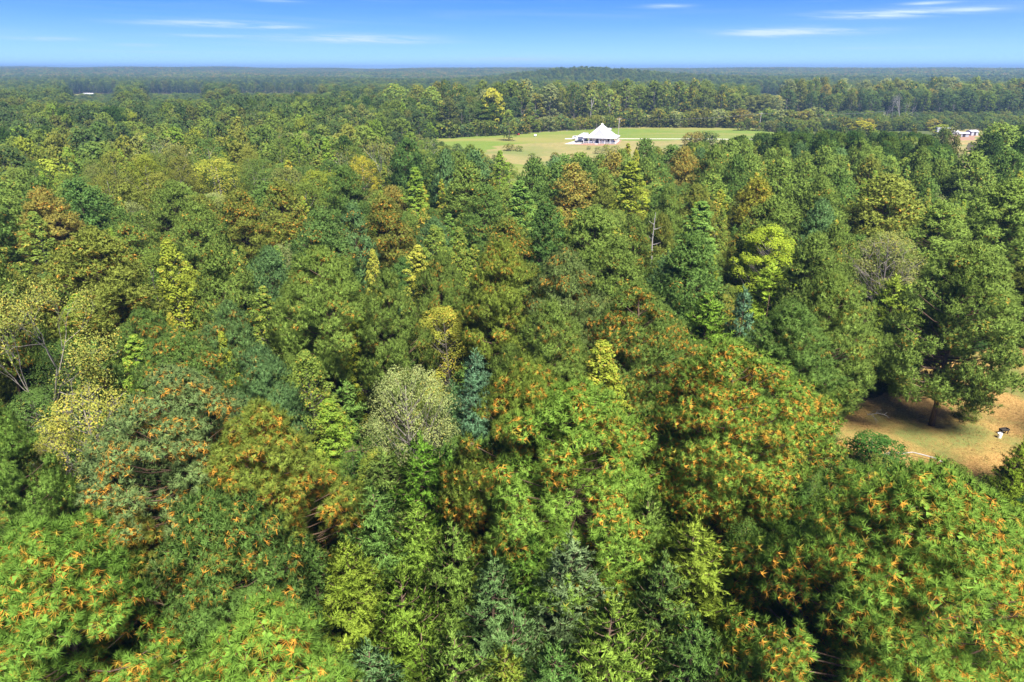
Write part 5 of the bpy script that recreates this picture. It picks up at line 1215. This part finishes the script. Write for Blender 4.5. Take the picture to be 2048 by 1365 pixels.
# hay bale & red mower on the meadow
mBale = mat('white_wrap', (.75, .75, .74), rough=.4); g = at(1070.5, 273.5)
t = empty('wrapped_bale', (g.x, g.y, .6)); tag(t, 'white wrapped round bale on the meadow near the lone yellow-green tree', 'bale'); MB().tube([(-.62, 0, 0), (-.55, 0, 0), (.55, 0, 0), (.62, 0, 0)], [.5, .6, .6, .5], 14).build('wrap', mBale, t)
MB().tube([(-.645, 0, 0), (-.62, 0, 0)], .18, 10).build('wrap_knot', mTrim, t)
mTractor = mat('red_paint', (.42, .05, .03), rough=.4); g = at(1036, 271); t = empty('garden_tractor', (g.x, g.y, 0), R(30)); tag(t, 'small red garden tractor near the meadow hedge', 'tractor')
MB().box((.5, 0, .65), (1.0, .6, .45), top=.85).build('hood', mTractor, t); MB().box((-.3, 0, .5), (.9, .8, .25)).build('deck', mTractor, t); MB().box((-.45, 0, .9), (.4, .5, .5), top=.8).build('seat', mFurn, t)
wm = MB().tube([(0, -.12, 0), (0, .12, 0)], .36, 12).mesh('wheel', mTyre); wm2 = MB().tube([(0, -.08, 0), (0, .08, 0)], .22, 12).mesh('wheel', mTyre)
for s in (-1, 1): link('wheel', wm, t, (-.45, s * .5, .36)); link('wheel', wm2, t, (.8, s * .38, .22))

# ------------------------------------------------------------------ dirt lot beyond the pines: white trailer, white sheds
mWhiteMetal = mat('white_metal', (.32, .33, .34), (.40, .40, .40), 1, rough=.4)
g = at(1888, 267); t = empty('cargo_trailer', (g.x, g.y, 0), R(-8)); tag(t, 'long white trailer parked at the far edge of the dirt lot', 'trailer')
MB().box((0, 0, 1.9), (9, 2.5, 2.5)).build('box_body', mWhiteMetal, t); MB().box((0, 0, .58), (9, 1.2, .2)).build('chassis', mFurn, t); MB().box((-.9, -1.28, 1.8), (1.0, .04, 1.9)).build('side_door', mConcrete, t)
wmt = MB().tube([(0, -.14, 0), (0, .14, 0)], .45, 12).mesh('wheel', mTyre)
for xx in (-3, -2):
    for s in (-1, 1): link('wheel', wmt, t, (xx, s * 1.1, .45))
for (px, py, w, dd, hh, rz, lb) in ((1906, 271, 5, 3.5, 2.2, 12, 'small white shed at the end of the white trailer'), (1926, 274, 4.5, 3.5, 2.2, -20, 'white shed on the dirt lot beside the cut track'), (1943, 271, 5, 4, 2.5, 15, 'white shed half hidden by the track-side pine')):
    g = at(px, py); t = empty('storage_shed', (g.x, g.y, 0), R(rz)); tag(t, lb, 'shed')
    MB().box((0, 0, hh * .4), (w, dd, hh * .8)).build('wall', mWhiteMetal, t)
    y_ = dd / 2 + .25; x_ = w / 2 + .25; z0 = hh * .8; MB().add([(-x_, -y_, z0), (x_, -y_, z0), (x_, y_, z0), (-x_, y_, z0), (-x_, 0, hh * 1.15), (x_, 0, hh * 1.15)], [(0, 1, 5, 4), (2, 3, 4, 5), (0, 4, 3), (1, 2, 5), (0, 3, 2, 1)]).build('roof', mWhiteRoof, t)
    MB().box((0, -dd / 2 - .03, .95), (1.3, .05, 1.8)).build('door', mDoor, t)
# far barns on the pale fields
for (px, py, w, lb) in ((178, 193, 13, 'long pale barn on the distant field near the picture edge'), (858, 181, 18, 'small white far-off barn behind the hardwoods')):
    g = at(px, py); z = float(terrain(g.x, g.y)); t = empty('barn', (g.x, g.y, z + .3), R(8)); tag(t, lb, 'barn'); MB().box((0, 0, 1.5), (w, 8, 3)).build('wall', mConcrete, t)
    MB().add([(-w / 2 - .4, -4.5, 3), (w / 2 + .4, -4.5, 3), (w / 2 + .4, 4.5, 3), (-w / 2 - .4, 4.5, 3), (-w / 2 - .4, 0, 5), (w / 2 + .4, 0, 5)], [(0, 1, 5, 4), (2, 3, 4, 5), (0, 4, 3), (1, 2, 5), (0, 3, 2, 1)]).build('roof', mWhiteMetal, t)
    for k in range(5): MB().box((-w / 2 + w * (k + .5) / 5, -4.03, 1.3), (w / 9, .06, 2)).build('door', mDoor, t)

# ------------------------------------------------------------------ things on the clearing
def px_tube(mb, P, r0, r1, k=6):
    pts = [at(x, y, z) for (x, y, z) in P]; mb.tube(pts, np.linspace(r0, r1, len(pts)), k); return mb
t = empty('fallen_branch', at(1820, 908)); tag(t, 'long arching pale fallen branch lying on the straw clearing', 'branch'); o_ = t.location
def rel(P): return [at(x, y, z) - o_ for (x, y, z) in P]
MB().tube(rel([(1896, 935, .05), (1885, 925, .25), (1868, 916, .35), (1845, 910, .4), (1825, 905, .45), (1805, 907, .35), (1790, 905, .4), (1780, 904, .45)]), np.linspace(.075, .035, 8), 6).build('main_limb', mDead, t)
for P in ([(1780, 904, .45), (1776, 912, .2), (1772, 924, .03)], [(1780, 904, .45), (1768, 909, .25), (1758, 916, .03)], [(1812, 907, .38), (1800, 909, .2), (1789, 908, .05)]):
    MB().tube(rel(P), [.035, .026, .014], 5).build('side_limb', mDead, t)
t = empty('fallen_branch', at(1860, 940)); tag(t, 'short pale stick on the straw just above the nearest big pine', 'branch'); o_ = t.location
MB().tube(rel([(1842, 942, .04), (1860, 939, .12), (1876, 936, .1)]), [.02, .04, .05], 5).build('main_limb', mDead, t); MB().tube(rel([(1866, 938, .1), (1872, 944, .03)]), [.025, .01], 5).build('side_limb', mDead, t)
t = empty('brush_pile', at(1728, 978)); tag(t, 'small heap of bare grey sticks at the lower edge of the clearing', 'brush pile'); o_ = t.location
rb = random.Random(3)
for k in range(14):
    a_ = rb.uniform(-.5, .5); L_ = rb.uniform(1.2, 2.6); c = Vector((rb.uniform(-1, 1), rb.uniform(-.6, .6), rb.uniform(.1, .5)))
    MB().tube([c - Vector((math.cos(a_), math.sin(a_), -.08)) * L_ / 2, c, c + Vector((math.cos(a_), math.sin(a_), .16)) * L_ / 2], [.035, .028, .012], 5).build('stick', mDead, t)
g = at(1998, 876); t = empty('bucket', (g.x, g.y, 0)); tag(t, 'white bucket standing under the open-grown clearing pine', 'bucket')
MB().tube([(0, 0, .01), (0, 0, .5)], [.17, .22], 14).build('pail', mBale, t); MB().tube([(.21 * math.cos(a) * 1, 0, .5 + .2 * math.sin(a)) for a in np.linspace(0, math.pi, 9)], .012, 5, cap=False).build('handle', mRim, t)
g = at(2006, 868); t = empty('feed_trough', (g.x, g.y, 0), R(12)); tag(t, 'dark low trough behind the white bucket', 'trough')
tb = MB(); tb.box((0, 0, .42), (.9, .4, .05)); tb.box((0, -.19, .52), (.9, .04, .16)); tb.box((0, .19, .52), (.9, .04, .16)); tb.box((-.43, 0, .52), (.04, .34, .16)); tb.box((.43, 0, .52), (.04, .34, .16)); tb.build('basin', mFurn, t)
lgm = MB().box((0, 0, .2), (.06, .06, .4)).mesh('leg', mFurn)
for sx in (-.38, .38):
    for sy in (-.14, .14): link('leg', lgm, t, (sx, sy, 0))
# bare dead twigs reaching out under crowns
for (px, py, z, s, lb) in [(1735, 830, 1.2, 2.6, 'dead grey limb hanging from the layered-bough pine over the clearing'), (660, 1010, 3, 2.4, 'bare grey twigs beside the orange-shoot pine'), (690, 905, 6, 3.0, 'tangle of reddish dead twigs beside the yellow-flecked sweetgum'),
                           (1400, 975, 6, 2.6, 'grey dead limbs showing in the dark gap under the vivid orange pine'), (1820, 1290, 7, 2.2, 'bleached dead limb inside the shaded hollow of the nearest big pine')]:
    p = at(px, py, z); t = empty('dead_branch', p); tag(t, lb, 'branch'); rb = random.Random(int(px))
    main = [Vector((0, 0, 0)), Vector((.3 * s, -.1 * s, .12 * s)), Vector((.6 * s, -.15 * s, .08 * s))]; mw = mDead if 'grey' in lb or 'bleach' in lb else mBark
    MB().tube(main, [.05, .035, .015], 5).build('limb', mw, t)
    tw = MB()
    for k in range(16):
        b = main[0].lerp(main[1], rb.random()) if k % 2 else main[1].lerp(main[2], rb.random()); d = Vector((rb.uniform(-.2, 1), rb.uniform(-.7, .7), rb.uniform(-.4, .7))).normalized() * s * rb.uniform(.15, .4)
        tw.tube([b, b + d * .5 + Vector((0, 0, .05)), b + d], [.02, .013, .006], 3)
    tw.build('twig_spray', mw, t)

# ------------------------------------------------------------------ haze
mh = bpy.data.materials.new('haze'); mh.use_nodes = True; t = mh.node_tree; t.nodes.clear(); o_ = N(t, 'ShaderNodeOutputMaterial'); pv = N(t, 'ShaderNodeVolumePrincipled')
pv.inputs['Density'].default_value = 0.00026; pv.inputs['Color'].default_value = (.21, .37, .55, 1); pv.inputs['Anisotropy'].default_value = 0.2
t.links.new(pv.outputs[0], o_.inputs['Volume'])
hz = MB().box((0, 3150, 24), (15600, 6900, 94)).build('haze', mh); tag(hz, kind='stuff')
for o in bpy.data.objects:
    if o.name == 'haze': o.display_type = 'WIRE'
print('objects', len(bpy.data.objects), 'tris', sum(len(m.loops) - 2 * len(m.polygons) for m in bpy.data.meshes))
